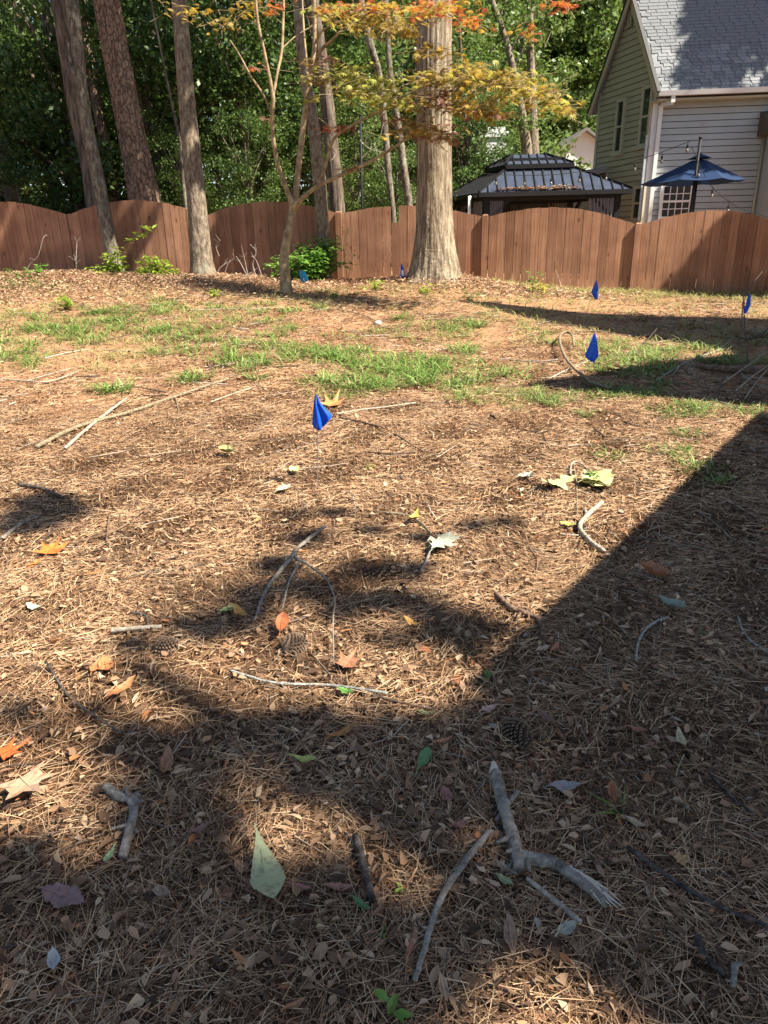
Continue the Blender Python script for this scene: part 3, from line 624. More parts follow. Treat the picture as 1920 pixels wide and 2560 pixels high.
# slender leaning tree, broken stub, in front of the fence
A = pxpath([(180, 0, 32), (195, 130, 31), (208, 250, 30), (222, 340, 30), (243, 440, 31), (262, 540, 32), (281, 630, 33), (292, 672, 36)], 12.75)
A = [(A[-1][0]+.03, 12.75, tz(A[-1][0], 12.75)-.05, A[-1][3]*1.25)]+list(reversed(A)); A = upx(A, 4.5, .6)
st = pxpath([(190, 188, 16), (180, 165, 13), (174, 140, 9), (171, 108, 4)], 12.7); st2 = pxpath([(183, 172, 8), (175, 165, 6), (170, 158, 3)], 12.68)
ca = [(A[-1][0]+rng.uniform(-2.2, 2.2), A[-1][1]+rng.uniform(.4, 3), A[-1][2]+rng.uniform(-1.5, 2.5)) for _ in range(22)]
tree('leaning_tree', 'slender leaning trunk with a broken stub and lichen, leftmost before the fence', A, BARK_LICHEN, limbs=[st, st2], crown=leafcloud(ca, rng.uniform(.6, 1.1, 22), 1300, .18, seed=6), crown_mat=LEAF_BG, seg=40, per=.06, ridge=.02, seed=7, lump=.07)
# straight pale trunk in front of the fence
D = pxpath([(448, 0, 38), (458, 130, 40), (468, 260, 42), (478, 370, 44), (490, 490, 46), (499, 590, 50), (505, 660, 56)], 12.2)
D = [(D[-1][0]+.02, 12.2, tz(D[-1][0], 12.2)-.05, D[-1][3]*1.2)]+list(reversed(D)); D = upx(D, 6, .6)
cd = [(D[-1][0]+rng.uniform(-2.5, 2.5), D[-1][1]+rng.uniform(.2, 4), D[-1][2]+rng.uniform(-2, 3)) for _ in range(30)]
tree('straight_tree', 'straight grey-brown trunk standing before the fence left of the small maple', D, BARK_GREY, crown=leafcloud(cd, rng.uniform(.6, 1.2, 30), 1700, .18, seed=8), crown_mat=LEAF_BG, seg=44, per=.05, ridge=.018, seed=9, flare=.12)
# pine and other trunks just behind the fence
PN = upx(down(pxpath([(266, 0, 64), (290, 130, 64), (316, 270, 66), (342, 400, 70), (362, 500, 76)], 16.)), 8, .6)
cp = [(PN[-1][0]+rng.uniform(-3, 3), 16+rng.uniform(-2, 3), PN[-1][2]+rng.uniform(-2, 4)) for _ in range(36)]
tree('pine_tree', 'thick leaning pine with plated reddish bark behind the fence', PN, BARK_PINE, crown=leafcloud(cp, rng.uniform(.6, 1.2, 36), 3000, .2, seed=10, asp=.3), crown_mat=LEAF_DK, seg=64, per=.05, ridge=.03, nridge=14, seed=11)
BT = upx(down(pxpath([(152, 0, 46), (172, 130, 46), (194, 270, 46), (224, 400, 47), (240, 510, 48)], 15.2)), 7, .6)
cb = [(BT[-1][0]+rng.uniform(-3, 3), 15.5+rng.uniform(-1, 4), BT[-1][2]+rng.uniform(-2, 3)) for _ in range(30)]
tree('shaded_tree', 'dark shaded trunk directly behind the slender leaning tree', BT, BARK_DARK, crown=leafcloud(cb, rng.uniform(.7, 1.2, 30), 2200, .2, seed=12), crown_mat=LEAF_BG, seg=48, per=.07, ridge=.03, seed=13)
def simple_tree(name, label, lst, Y, mat, h=5., seed=0, group=None, grow=True, **kw):
    p = upx(down(pxpath(lst, Y)), h, .5); rg_ = np.random.default_rng(seed)
    c_ = [(p[-1][0]+rg_.uniform(-2, 2), p[-1][1]+rg_.uniform(-.5, 2.5), p[-1][2]+rg_.uniform(-1.5, 2)) for _ in range(16)]
    return tree(name, label, p, mat, group=group, crown=leafcloud(c_, rg_.uniform(.5, 1., 16), 1000, .16, seed=seed+50) if grow else None, crown_mat=LEAF_BG2, seed=seed, **kw)
simple_tree('forest_tree', 'dappled brown trunk between the dark trunk and the thick pine', [(200, 0, 24), (222, 130, 24), (244, 270, 25), (266, 380, 26), (286, 500, 27)], 18.5, BARK_PINE, seed=21, seg=32, per=.1)
simple_tree('twin_trunk_tree', 'grey trunk rising from the leafy shrub, left of a close pair', [(743, 0, 24), (752, 110, 26), (768, 220, 28), (784, 320, 30), (796, 430, 31), (806, 560, 31)], 12.45, BARK_GREY, seed=22, seg=40, per=.07)
simple_tree('twin_trunk_tree', 'darker ridged trunk behind the fence, right of a close pair', [(783, 0, 26), (802, 130, 30), (816, 240, 32), (828, 360, 34), (842, 500, 36)], 14.0, BARK_DARK, seed=23, seg=40, per=.07, ridge=.05)
simple_tree('thin_tree', 'thin pale trunk passing through the notch cut in the fence', [(905, 20, 20), (925, 110, 19), (948, 190, 17), (962, 320, 16), (970, 420, 16), (984, 545, 14)], 13.2, BARK_LICHEN, seed=24, seg=24, per=.08, lump=.1)
simple_tree('thin_tree', 'thin pale crooked trunk between the fence notch and the oak', [(968, 60, 13), (975, 170, 14), (990, 280, 18), (1002, 360, 19), (1012, 440, 20), (1022, 515, 20)], 15.0, BARK_LICHEN, seed=25, seg=24, per=.08, lump=.1)
simple_tree('backyard_tree', 'straight pale trunk rising behind the gazebo, right of a leaning one', [(1325, 0, 16), (1326, 120, 18), (1330, 250, 24), (1332, 360, 28), (1334, 420, 28)], 24., BARK_GREY, 6, seed=26, seg=24, per=.15)
simple_tree('backyard_tree', 'leaning pale trunk rising behind the gazebo, left of a straight one', [(1228, 0, 16), (1250, 60, 16), (1270, 120, 17), (1292, 220, 20), (1308, 310, 24), (1318, 400, 26)], 23.6, BARK_GREY, 6, seed=27, seg=24, per=.15)
# slim trunks in the wood behind, each with its place
for k, (lst, Y, lab) in enumerate([
    ([(110, 0, 12), (120, 200, 13), (132, 330, 13), (140, 480, 14)], 22, 'slim dark forest trunk left of the leaning lichen tree'),
    ([(0, 330, 24), (12, 420, 26), (28, 500, 28)], 17.5, 'leaning brown trunk at the left edge of the wood'),
    ([(50, 60, 10), (75, 150, 10), (100, 300, 11), (118, 420, 12)], 20, 'slim tilted forest trunk near the left edge of the wood'),
    ([(384, 60, 20), (392, 200, 20), (402, 380, 22), (412, 500, 22)], 21, 'pale spotted forest trunk between the pine and the straight trunk'),
    ([(545, 200, 12), (540, 330, 14), (545, 420, 16), (548, 500, 16)], 20, 'slim pale forest trunk right of the straight grey-brown trunk'),
    ([(610, 250, 14), (614, 380, 16), (618, 490, 17)], 21, 'slim forest trunk behind the left limb of the small maple'),
    ([(425, 235, 6), (436, 290, 7), (448, 340, 7), (455, 420, 8)], 15.5, 'thin pale sapling stem just left of the straight trunk'),
    ([(1165, 340, 10), (1170, 420, 11), (1172, 500, 12)], 20, 'slim trunk left of the gazebo behind the oak'),
    ([(1120, 240, 9), (1180, 330, 10), (1190, 480, 11)], 26, 'slim far trunk right of the oak')]):
    simple_tree('sapling', lab, lst, Y, BARK_LICHEN if k in (3, 4, 6) else BARK_DARK, 4., seed=60+k, seg=14, per=.2, lump=.1)

# leafy trees of the wood: a few kinds, each copy a tree of its own
def bg_kind(seed, rx, rz, z0, nc, n, size, mat, nm):
    rg_ = np.random.default_rng(seed); cs = []
    for _ in range(nc):
        a = rg_.uniform(0, 6.28); t = rg_.uniform(0, 1); r = rx*math.sqrt(rg_.uniform(0, 1))*(1-.55*abs(t-.45)); cs.append((r*math.cos(a), r*math.sin(a), z0+rz*t))
    V_, F_ = leafcloud(cs, rg_.uniform(.45, 1.0, nc), n, size, flat=.55, seed=seed+1)
    cm = npmesh('crown', V_, F_); cm.materials.append(mat)
    h = z0+rz*.8; tp = [(0, 0, -.1, .13), (.06, 0, h*.3, .11), (-.05, .08, h*.6, .08), (.1, 0, h, .03)]
    tm_ = trunk_mesh(tp, seg=12, per=.3, seed=seed); tm_.materials.append(BARK_LICHEN if seed % 2 else BARK_DARK)
    mb = MB()
    for q in cs[::3]:
        zb = q[2]*.6; mb.tube([(0, 0, zb), (q[0]*.5, q[1]*.5, (zb+q[2])/2+.15), q], [.04, .025, .008], 5)
    lm = mesh('limbs', mb.v, mb.f, True); lm.materials.append(BARK_LICHEN)
    return cm, tm_, lm
kinds = [bg_kind(101, 2.3, 6.5, .5, 48, 10500, .13, LEAF_BG, 'a'), bg_kind(102, 2.0, 7.5, .9, 46, 10000, .12, LEAF_BG2, 'b'), bg_kind(103, 2.6, 6.0, .3, 52, 11000, .14, LEAF_DK, 'c'), bg_kind(104, 2.2, 7.0, .6, 46, 10000, .115, LEAF_BG, 'd'), bg_kind(105, 2.4, 8.0, .5, 54, 12000, .15, LEAF_BG2, 'e')]
def put_bg(k, x, y, s, rz_, label):
    cm, tm_, lm = kinds[k]; root = tag(empty('broadleaf_tree', (x, y, tz(x, min(y, 30)))), label, 'tree', 'leafy trees of the wood behind the fence')
    root.rotation_euler = (0, 0, rz_); root.scale = (s, s, s)
    for nm, me in (('crown', cm), ('trunk', tm_), ('limbs', lm)):
        o = bpy.data.objects.new(nm, me); COL.objects.link(o); o.parent = root
far_l = 'farther leafy tree deep in the wood'
rb = random.Random(5)
for (k, x, y, s, lab) in [(2, -9.6, 18.2, 1., 'dense leafy tree at the far left edge of the wood'), (0, -7.3, 19, 1.05, 'leafy tree between the left edge and the leaning lichen trunk'), (2, -5.2, 18.4, .95, 'leafy tree just right of the thick pine'), (3, -3.1, 18.8, 1., 'leafy tree right of the straight grey-brown trunk'), (2, -11.8, 20.5, 1.15, 'dark leafy tree behind the far left edge tree'), (0, -8.6, 22, 1.1, 'leafy tree seen left of the leaning trunk with sky gaps'), (2, -6.2, 22.4, 1.1, 'dark leafy tree behind the thick pine'), (0, -3.9, 22.5, 1.1, 'leafy tree behind the straight grey-brown trunk'),
                          (3, -4.4, 17.4, .42, 'young leafy tree low between the pine and the straight trunk'), (2, -7.6, 16.4, .45, 'low dark young tree over the leftmost fence panel'), (0, -2.6, 15.6, .42, 'young leafy tree low between the straight trunk and the maple'),
                          (3, -1.2, 18.8, .95, 'leafy tree directly behind the small maple'), (0, .6, 19.5, 1., 'leafy tree directly left of the oak'), (1, -.4, 16.2, .42, 'young leafy tree low behind the thin black pole'), (4, -1.6, 23, 1.1, 'taller leafy tree behind the close pair of trunks'), (1, 1.2, 24, 1.1, 'tall light green tree behind the oak'), (0, .4, 15.8, .35, 'low young tree behind the fence notch'), (3, 2.2, 19.8, .6, 'leafy tree low behind the right side of the oak'),
                          (1, 3.2, 24.5, 1.05, 'bright leafy tree right of the oak, above the maple sprays'), (4, 4.9, 28, 1.1, 'bright leafy tree behind the two pale backyard trunks'), (1, 8.4, 45, 1.9, 'bright leafy tree touching the house gable'), (4, 3.6, 30, 1.3, 'tall bright tree behind the gazebo left end'), (1, 1.4, 29, 1.2, 'tall light green tree far behind the oak'), (4, 10.6, 46, 1.9, 'tall tree behind the house gable'), (3, 2.6, 20.5, .5, 'low leafy tree left of the gazebo'), (1, 5.6, 36, 1.5, 'tall light tree above the white far gable'), (4, 12.5, 41, 1.8, 'tall tree hidden behind the house'), (1, 4.4, 26., .5, 'low leafy tree behind the gazebo roof')]:
    put_bg(k, x, y, s, rb.uniform(0, 6.28), lab)
for i in range(13):
    x = -26+i*4.2+rb.uniform(-1, 1); put_bg([0, 4, 2, 3][i % 4] if x < 3 else [1, 4][i % 2], x, 33+rb.uniform(0, 4) if x < 3 else 42+rb.uniform(0, 5), 1.75+rb.uniform(0, .4), rb.uniform(0, 6.28), far_l if x < 3 else 'farther leafy tree beyond the backyard at the right')
for i in range(9):
    x = -38+i*5.2; put_bg([2, 0, 3][i % 3], x, 46+rb.uniform(0, 4), 2.4, rb.uniform(0, 6.28), far_l)
for i in range(8):
    x = 6+i*5.5; put_bg([1, 4][i % 2], x, 60+rb.uniform(0, 6), 2.6, rb.uniform(0, 6.28), 'farther leafy tree beyond the backyard at the right')

# trees that stand outside the picture and shade the house, its roof and the end of the fence
def shade_tree(label, base, clusters, n, size, seed, mat=LEAF_OFF, nm='shade_tree', lr=.06):
    cl = np.array(clusters); top = cl[:, :3].mean(0)
    pts = [(base[0], base[1], tz(*base)-.1, .24), (base[0]+.1, base[1], top[2]*.45, .19), ((base[0]+top[0])/2, (base[1]+top[1])/2, top[2]*.85, .12), (top[0], top[1], top[2]+.8, .05)]
    lim = [[(pts[2][0], pts[2][1], pts[2][2]*.8, lr), tuple((np.array(pts[2][:3])*.4+c[:3]*.6))+(lr*.6,), (*c[:3], .004)] for c in cl[::max(1, len(cl)//14)]]
    return tree(nm, label, pts, BARK_DARK, limbs=lim, crown=leafcloud(cl[:, :3], cl[:, 3], n, size, seed=seed, flat=.8), crown_mat=mat, seg=16, per=.25, seed=seed)
cl = []
for (px, py, r) in [(1800, 40, .8), (1850, 120, .8), (1890, 60, .9), (1760, 130, .55), (1740, 70, .35), (1900, 0, .9), (1840, -40, .9), (1770, -10, .5)]:
    p = on_plane(px, py, ea, rn1)+SUN*rng.uniform(9, 11); cl.append((*p, r))
for (px, py, r) in [(1720, 225, .45), (1790, 215, .4), (1690, 270, .3), (1905, 270, .5), (1900, 390, .7), (1870, 430, .6), (1810, 450, .6), (1890, 500, .8), (1680, 225, .3), (1750, 500, .5), (1690, 500, .5), (1740, 290, .2), (1660, 300, .2), (1830, 400, .3)]:
    p = on_plane(px, py, HC, fnn)+SUN*rng.uniform(10, 12.5); cl.append((*p, r))
for (px, py, r) in [(1650, 440, .5), (1700, 420, .5), (1740, 400, .5), (1790, 430, .5), (1830, 445, .5), (1740, 450, .6)]:
    p = atY(px, py, 15.6)+SUN*rng.uniform(9, 11); cl.append((*p, r))
shade_tree('tall leafy tree right of the neighbour house outside the view', (17, 13.5), cl, 9500, .2, 71)
cl = []
for (px, py, r) in [(1800, 640, .45), (1880, 600, .6), (1840, 700, .5), (1910, 680, .6), (1770, 700, .25), (1930, 620, .7), (1960, 560, .7), (2050, 600, .9)]:
    p = on_plane(px, py, fp, fn)+SUN*rng.uniform(5.5, 7); cl.append((*p, r))
shade_tree('leafy tree right of the fence end outside the view', (12.5, 9.8), cl, 3800, .16, 72)
cl = []
def G0(px, py, r, n=1, sp=0., t=(9.0, 14.0)):
    for _ in range(n):
        p = gnd(px+rng.uniform(-sp, sp), py+rng.uniform(-sp, sp)); q = p+SUN*rng.uniform(*t); cl.append((*q, r*rng.uniform(.8, 1.15)))
for (px, py, r) in [(110, 1265, .15), (60, 1310, .14), (170, 1285, .10), (640, 1490, .10), (600, 1545, .12), (690, 1420, .11), (760, 1350, .10), (730, 1290, .06), (830, 1285, .07), (920, 1330, .09), (1000, 1430, .11), (900, 1430, .12),
                    (1040, 1510, .12), (950, 1510, .13), (1120, 1560, .12), (1180, 1320, .08), (1260, 1310, .06), (1050, 1350, .09), (850, 1530, .12), (780, 1470, .12), (520, 1580, .09), (440, 1565, .06), (330, 1610, .06), (1170, 1640, .07), (1060, 1590, .07), (960, 1600, .05), (1230, 1580, .07)]:
    G0(px, py, r)
for (px, py, r) in [(330, 1860, .10), (450, 1890, .10), (560, 1850, .10), (660, 1840, .10), (760, 1830, .10), (870, 1850, .10), (980, 1850, .10), (1080, 1860, .10), (1180, 1840, .11), (1300, 1800, .11), (500, 1960, .09), (800, 1960, .11), (950, 1990, .11), (1100, 2000, .11), (1250, 2000, .12), (1400, 1900, .12), (1500, 2050, .12), (1400, 2150, .11),
                    (350, 2010, .08), (430, 2080, .10), (560, 2060, .06), (150, 2260, .11), (40, 2300, .11), (280, 2240, .11), (420, 2230, .11), (560, 2270, .11), (800, 2250, .10), (700, 2330, .11), (920, 2330, .09), (1200, 2260, .11), (1350, 2290, .10), (1500, 2280, .11), (1650, 2250, .12), (1750, 2150, .12), (1600, 1950, .12), (1750, 1900, .14), (1850, 2050, .14), (1880, 2250, .13), (1800, 2380, .09), (1900, 2420, .10),
                    (100, 2420, .11), (250, 2400, .11), (400, 2420, .11), (550, 2450, .11), (700, 2480, .10), (850, 2440, .09), (1000, 2420, .08), (1120, 2380, .08), (100, 2560, .12), (300, 2560, .12), (500, 2580, .12), (750, 2600, .11), (950, 2580, .08), (1900, 2520, .11), (1830, 2480, .06), (20, 2160, .07), (230, 1780, .05), (120, 1830, .04), (30, 1790, .05), (1090, 2500, .06)]:
    G0(px, py, r*1.12)
shade_tree('leafy tree behind the photographer outside the view', (9.5, -5.5), cl, 9500, .08, 73, lr=.03)

# photographer's own house, unseen at the right, wings shaped to cast the yard shadow
OWN = plain('own_house_siding', (.45, .43, .38), .6, .06, 3.); OWNR = plain('own_house_roof', (.13, .12, .11), .9, .3, 40.)
own = tag(empty('house', (8, 4, 0)), 'beige house beside the yard at the right outside the view', 'house'); OI = Matrix.Translation((-8, -4, 0))
CT = 1/math.tan(SUN_EL)
def lift(px, py, z): p = gnd(px, py); h = z-p.z; return Vector((p.x+SUN_AZ[0]*CT*h, p.y+SUN_AZ[1]*CT*h, z))
def prism(face, ext, nm, mat):
    n_ = len(face); v = face+[p+ext for p in face]
    o = MB().add(v, [tuple(range(n_)), tuple(reversed(range(n_, 2*n_)))]+[((i+1) % n_, i, n_+i, n_+(i+1) % n_) for i in range(n_)]).build(nm, mat, own); o.matrix_parent_inverse = OI
EXT = Vector((6.5, -2.2, 0))
P1 = lift(1122, 748, 8.0); Q1 = lift(1700, 862, 5.0); P2 = lift(1288, 966, 5.0); Q2 = lift(1850, 884, 3.2)
prism([Vector((P1.x, P1.y, -.2)), P1, Q1+(Q1-P1)*.35, Vector((Q1.x, Q1.y, -.2))+Vector(((Q1-P1).x, (Q1-P1).y, 0))*.35], EXT, 'tall_wing', OWN)
prism([Vector((Q2.x, Q2.y, -.2)), Q2, P2, Vector((P2.x, P2.y, -.2))], EXT, 'low_wing', OWN)
E0 = lift(1240, 1740, 2.5); E1 = lift(1935, 1036, 2.5)
dE = (E1-E0); pe = Vector((dE.y, -dE.x, 0)).normalized()
o = MB().hexa([E0, E1, E1+pe*3.2, E0+pe*3.2, E0+UP*.12, E1+UP*.12, E1+pe*3.2+UP*1.2, E0+pe*3.2+UP*1.2]).build('porch_roof', OWNR, own); o.matrix_parent_inverse = OI
for t in (.03, .97):
    q = E0+dE*t+pe*.35; o = MB().box(Vector((q.x, q.y, 1.2)), (.07, 0, 0), (0, .07, 0), (0, 0, 1.32)).build('porch_post', OWN, own); o.matrix_parent_inverse = OI

# ------------------------------------------------------------------ small maple
def palmate(lobes=7, inner=.34, seed=0, spread=2.5):
    """outline of a pointed-lobed leaf with the stalk end at the origin"""
    pts = [(0, 0)]; 
    for i in range(lobes):
        a = PI/2+spread*(i/(lobes-1)-.5)*-2*.5*1.0; a = PI/2 + spread*(.5-i/(lobes-1)); l = (1-.42*abs(i-(lobes-1)/2)/((lobes-1)/2)**1.0*.9)
        for (q, da) in ((.62, .11), (1., 0), (.62, -.11)): pts.append((l*q*math.cos(a+da), l*q*math.sin(a+da)+.1))
        if i < lobes-1:
            a2 = a-spread/(lobes-1)/2; pts.append((inner*math.cos(a2), inner*math.sin(a2)+.1))
    return pts
ML = palmate(); nM = len(ML)
def maple_leaf_verts(C, nrm, axis, size, droop):
    b = np.cross(axis, nrm); V = []
    V.append(C+axis*size*.2)
    for (x, y) in ML:
        d2 = (x*x+y*y); V.append(C+(b*x+axis*y-nrm*droop*d2)*size)
    return V
MFACES = [(0, i+1, (i+1) % nM+1) for i in range(nM)]
MAP_Y = 10.6
mb_ = gnd(718, 735); MAP_Y = mb_.y; print('maple at', mb_)
def mp(lst, dy=0.): return [(p[0], p[1]+dyk, p[2], p[3]) for p, dyk in zip(pxpath(lst, MAP_Y), np.linspace(0, dy, len(lst)))]
def mpd(lst, d0, d1):
    out = []
    for (x, y, w), dd in zip(lst, np.linspace(d0, d1, len(lst))):
        p = atY(x, y, MAP_Y+dd); out.append((p.x, p.y, p.z, w/2/pxm(p)))
    return out
tr = mpd([(718, 742, 34), (712, 690, 26), (710, 650, 23), (717, 600, 21), (727, 555, 19), (733, 520, 19), (738, 495, 18), (744, 440, 14), (754, 350, 15), (766, 250, 13), (776, 190, 12), (786, 110, 11), (785, 0, 10), (780, -80, 8)], 0, .1)
limbs = [mpd([(735, 520, 14), (712, 460, 12), (692, 400, 11.5), (683, 345, 11), (681, 290, 10), (682, 240, 10), (665, 150, 8), (645, 60, 8), (638, -20, 7)], 0, -.3),
         mpd([(682, 245, 8), (694, 180, 7), (705, 120, 7), (709, 0, 6), (708, -60, 5)], -.1, .2),
         mpd([(683, 295, 6), (660, 240, 5), (630, 195, 5), (600, 140, 4), (575, 100, 3)], -.1, -.4),
         mpd([(733, 522, 16), (760, 492, 12), (800, 462, 10), (870, 430, 9), (930, 402, 8), (975, 375, 7), (1030, 340, 5), (1090, 320, 4)], 0, -1.0),
         mpd([(795, 463, 8), (815, 410, 8), (828, 360, 8), (850, 332, 7), (895, 305, 6), (945, 280, 5), (1010, 262, 4), (1100, 240, 3)], -.1, -.9),
         mpd([(776, 195, 8), (800, 130, 8), (830, 100, 7), (875, 55, 5), (920, 10, 4)], .05, -.6),
         mpd([(764, 255, 6), (770, 200, 6), (760, 80, 5), (755, -20, 4)], 0, .5),
         mpd([(786, 110, 6), (815, 70, 5), (900, 40, 4), (1010, 20, 3)], .1, -.7),
         mpd([(945, 282, 4), (1040, 225, 4), (1150, 200, 3), (1280, 215, 3), (1400, 262, 2)], -.8, -1.8),
         mpd([(705, 122, 4), (740, 90, 3), (790, 60, 2)], .1, .3)]
maple = tree('small_maple', 'small slender maple with yellow and orange lobed leaves before the fence', tr, BARK_MAPLE, limbs=limbs, seg=20, per=.05, ridge=.015, seed=30, lump=.09)
MI = Matrix.Translation(-maple.location)
PAL = {'y': [(.42, .38, .07), (.50, .44, .12), (.36, .36, .06)], 'g': [(.30, .33, .06), (.40, .40, .12)], 'o': [(.46, .29, .04), (.50, .34, .06), (.36, .26, .05)], 'r': [(.45, .12, .03), (.52, .17, .03), (.36, .09, .04)], 'p': [(.22, .09, .07), (.28, .13, .09)], 'b': [(.28, .20, .05), (.33, .24, .07)]}
clus = [(850, 185, 75, 24, 95, 'yg', -.4), (930, 205, 75, 28, 115, 'yg', -.6), (960, 240, 65, 28, 95, 'yyg', -.8), (890, 230, 50, 20, 40, 'yg', -.5), (800, 155, 45, 14, 30, 'pb', -.1), (790, 200, 30, 12, 20, 'bp', -.2), (785, 245, 14, 10, 8, 'y', 0), (900, 55, 90, 28, 120, 'yob', -.5), (840, 20, 60, 18, 60, 'yor', -.4), (990, 70, 60, 30, 90, 'ob', -.7), (960, 20, 60, 18, 60, 'or', -.6),
        (1060, 30, 50, 25, 50, 'ro', -.9), (1120, 20, 70, 22, 60, 'ro', -1.1), (1170, 55, 45, 20, 40, 'ro', -1.2), (1100, 195, 60, 22, 90, 'yob', -1.1), (1180, 185, 80, 28, 130, 'yob', -1.3), (1260, 200, 80, 28, 130, 'oby', -1.5), (1340, 235, 60, 28, 90, 'oby', -1.7), (1400, 268, 35, 16, 40, 'oy', -1.8), (1110, 250, 70, 30, 110, 'obp', -1.1), (1190, 270, 60, 25, 80, 'ob', -1.3), (1240, 285, 50, 18, 50, 'obp', -1.4),
        (1050, 325, 70, 20, 90, 'pob', -.9), (1000, 300, 40, 14, 30, 'pb', -.8), (1110, 345, 40, 14, 30, 'pb', -1.), (850, 320, 45, 8, 25, 'pr', -.3), (870, 425, 20, 8, 9, 'p', -.4), (690, 18, 22, 20, 16, 'pr', .1), (668, 298, 12, 8, 7, 'p', -.1), (645, 170, 25, 8, 9, 'rp', -.3), (1320, 80, 30, 18, 16, 'ro', -1.5), (1400, 10, 40, 14, 25, 'r', -1.6), (1010, 262, 40, 12, 40, 'y', -.8), (620, 25, 50, 22, 22, 'bo', .2), (470, 30, 60, 25, 26, 'ob', .5), (560, 60, 40, 20, 14, 'ob', .4), (1080, 130, 60, 20, 40, 'ob', -.9)]
allv = []; allc = []; single = []; rm = np.random.default_rng(44)
for (x, y, sx, sy, n, pal, dy) in clus:
    for _ in range(int(n*1.5)):
        p = atY(x+rm.normal(0, sx*.55), y+rm.normal(0, sy*.55), MAP_Y+dy+rm.normal(0, .22)); nr = np.array([rm.normal(0, .4), rm.normal(0, .4)-.15, 1.]); nr /= np.linalg.norm(nr)
        az = rm.uniform(0, 6.28); ax = np.array([math.cos(az), math.sin(az), -.45]); ax -= nr*ax.dot(nr); ax /= np.linalg.norm(ax)
        pc = PAL[pal[rm.integers(len(pal))]]; c = np.array(pc[rm.integers(len(pc))])*rm.uniform(.75, 1.15)
        single.append((np.array(p), nr, ax, rm.uniform(.055, .10), rm.uniform(.1, .5), c))
rm.shuffle(single) if False else None
MLEAF = foliage('leaf_maple', None, .45, .5, attr=True)
order = rm.permutation(len(single))
for i in order[:300]:
    C, nr, ax, s, dr, c = single[i]; me = mesh('leaf', maple_leaf_verts(C, nr, ax, s, dr), MFACES); setcol(me, c); o = link('leaf', me, MLEAF, maple); o.matrix_parent_inverse = MI
for i in order[300:]:
    C, nr, ax, s, dr, c = single[i]; allv += maple_leaf_verts(C, nr, ax, s, dr); allc += [c]*(nM+1)
nl = len(allv)//(nM+1); F = (np.array(MFACES)[None]+(np.arange(nl)*(nM+1))[:, None, None]).reshape(-1, 3)
me = npmesh('crown', np.array(allv), F); setcol(me, np.array(allc)); o = link('crown', me, MLEAF, maple); o.matrix_parent_inverse = MI; tag(o, kind='stuff')
tw = MB()
for i in order[::3]:
    C, nr, ax, s, dr, c = single[i]; q = Vector(C); tw.tube([q, q-Vector(ax)*.10+Vector((rm.normal(0, .02), rm.normal(0, .02), -.01)), q-Vector(ax)*.22+Vector((rm.normal(0, .05), 0, -.03))], [.0015, .002, .003], 4, cap=False)
o = tw.build('twigs', BARK_MAPLE, maple); o.matrix_parent_inverse = MI; tag(o, kind='stuff')
# ------------------------------------------------------------------ shrubs and plants by the fence
SHRUB = foliage('leaf_shrub', [(0, (.07, .17, .025)), (.5, (.13, .27, .04)), (1, (.22, .38, .07))], .4, .35, spec=.45)
SHRUBY = foliage('leaf_yellow_green', [(0, (.22, .34, .04)), (.5, (.34, .46, .06)), (1, (.46, .54, .10))], .5, .4)
SHRUBX = foliage('leaf_pale_yellow', [(0, (.36, .36, .05)), (1, (.55, .50, .10))], .5, .5)
STEM = plain('stem_green_brown', (.16, .15, .06), .8); TWIG = plain('twig_pale', (.36, .31, .25), .85, .3, 30.); TWIGD = plain('twig_dark', (.10, .075, .055), .9, .35, 30.)
def plant(name, label, base, stems, leaf, mat, n=12, cat='plant', group=None, asp=.5, spread=.04, extra=None, stem_r=.005):
    """stems: lists of points from the base; leaves sit along each stem"""
    base = Vector(base); root = tag(empty(name, base), label, cat, group); I_ = Matrix.Translation(-base); V = []; F = []
    mb = MB()
    for st in stems:
        q = spline([tuple(p) for p in st], 14); mb.tube(q, list(np.linspace(stem_r, stem_r*.35, 14)), 5)
        for i in range(n):
            t = random.uniform(.22, 1.0); p = Vector(q[int(t*13)])+Vector((random.gauss(0, spread), random.gauss(0, spread), random.gauss(0, spread*.6)))
            L_ = leaf*random.uniform(.6, 1.25); az = random.uniform(0, 6.28); el = random.uniform(-.5, .6); a = Vector((math.cos(az)*math.cos(el), math.sin(az)*math.cos(el), math.sin(el)))
            b = a.cross(Vector((random.gauss(0, .3), random.gauss(0, .3), 1))).normalized(); nn = b.cross(a); W = L_*asp*.5; k = len(V)
            V += [p, p+a*L_*.35+b*W+nn*L_*.05, p+a*L_*.72+b*W*.75+nn*L_*.02, p+a*L_-nn*L_*.12, p+a*L_*.72-b*W*.75+nn*L_*.02, p+a*L_*.35-b*W+nn*L_*.05, p+a*L_*.5-nn*L_*.03]
            F += [(k, k+1, k+6), (k+1, k+2, k+6), (k+2, k+3, k+6), (k+3, k+4, k+6), (k+4, k+5, k+6), (k+5, k, k+6)]
    o = mb.build('stem', STEM, root, True); o.matrix_parent_inverse = I_
    if V:
        o = link('foliage', mesh('foliage', V, F), mat, root); o.matrix_parent_inverse = I_
    return root
def stems_px(base, ends, Y, sag=.0):
    b = base; out = []
    for (x, y, d) in ends:
        e = atY(x, y, Y+d); sc_ = min(1, (e-b).length/.4); m = (b+e)/2+Vector((random.gauss(0, .04), 0, .06))*sc_; out.append([b, m, e])
    return out
b = gnd(268, 700); b.y = 12.0; b.z = tz(b.x, 12.0)
sap = stems_px(b, [(250, 640, 0), (290, 620, -.1), (225, 675, .1), (310, 665, -.1), (265, 660, .1), (240, 690, -.2), (300, 690, 0)], 12.0)
arch = [b, atY(290, 640, 11.9), atY(330, 600, 11.8), atY(365, 580, 11.8), atY(402, 562, 11.8)]
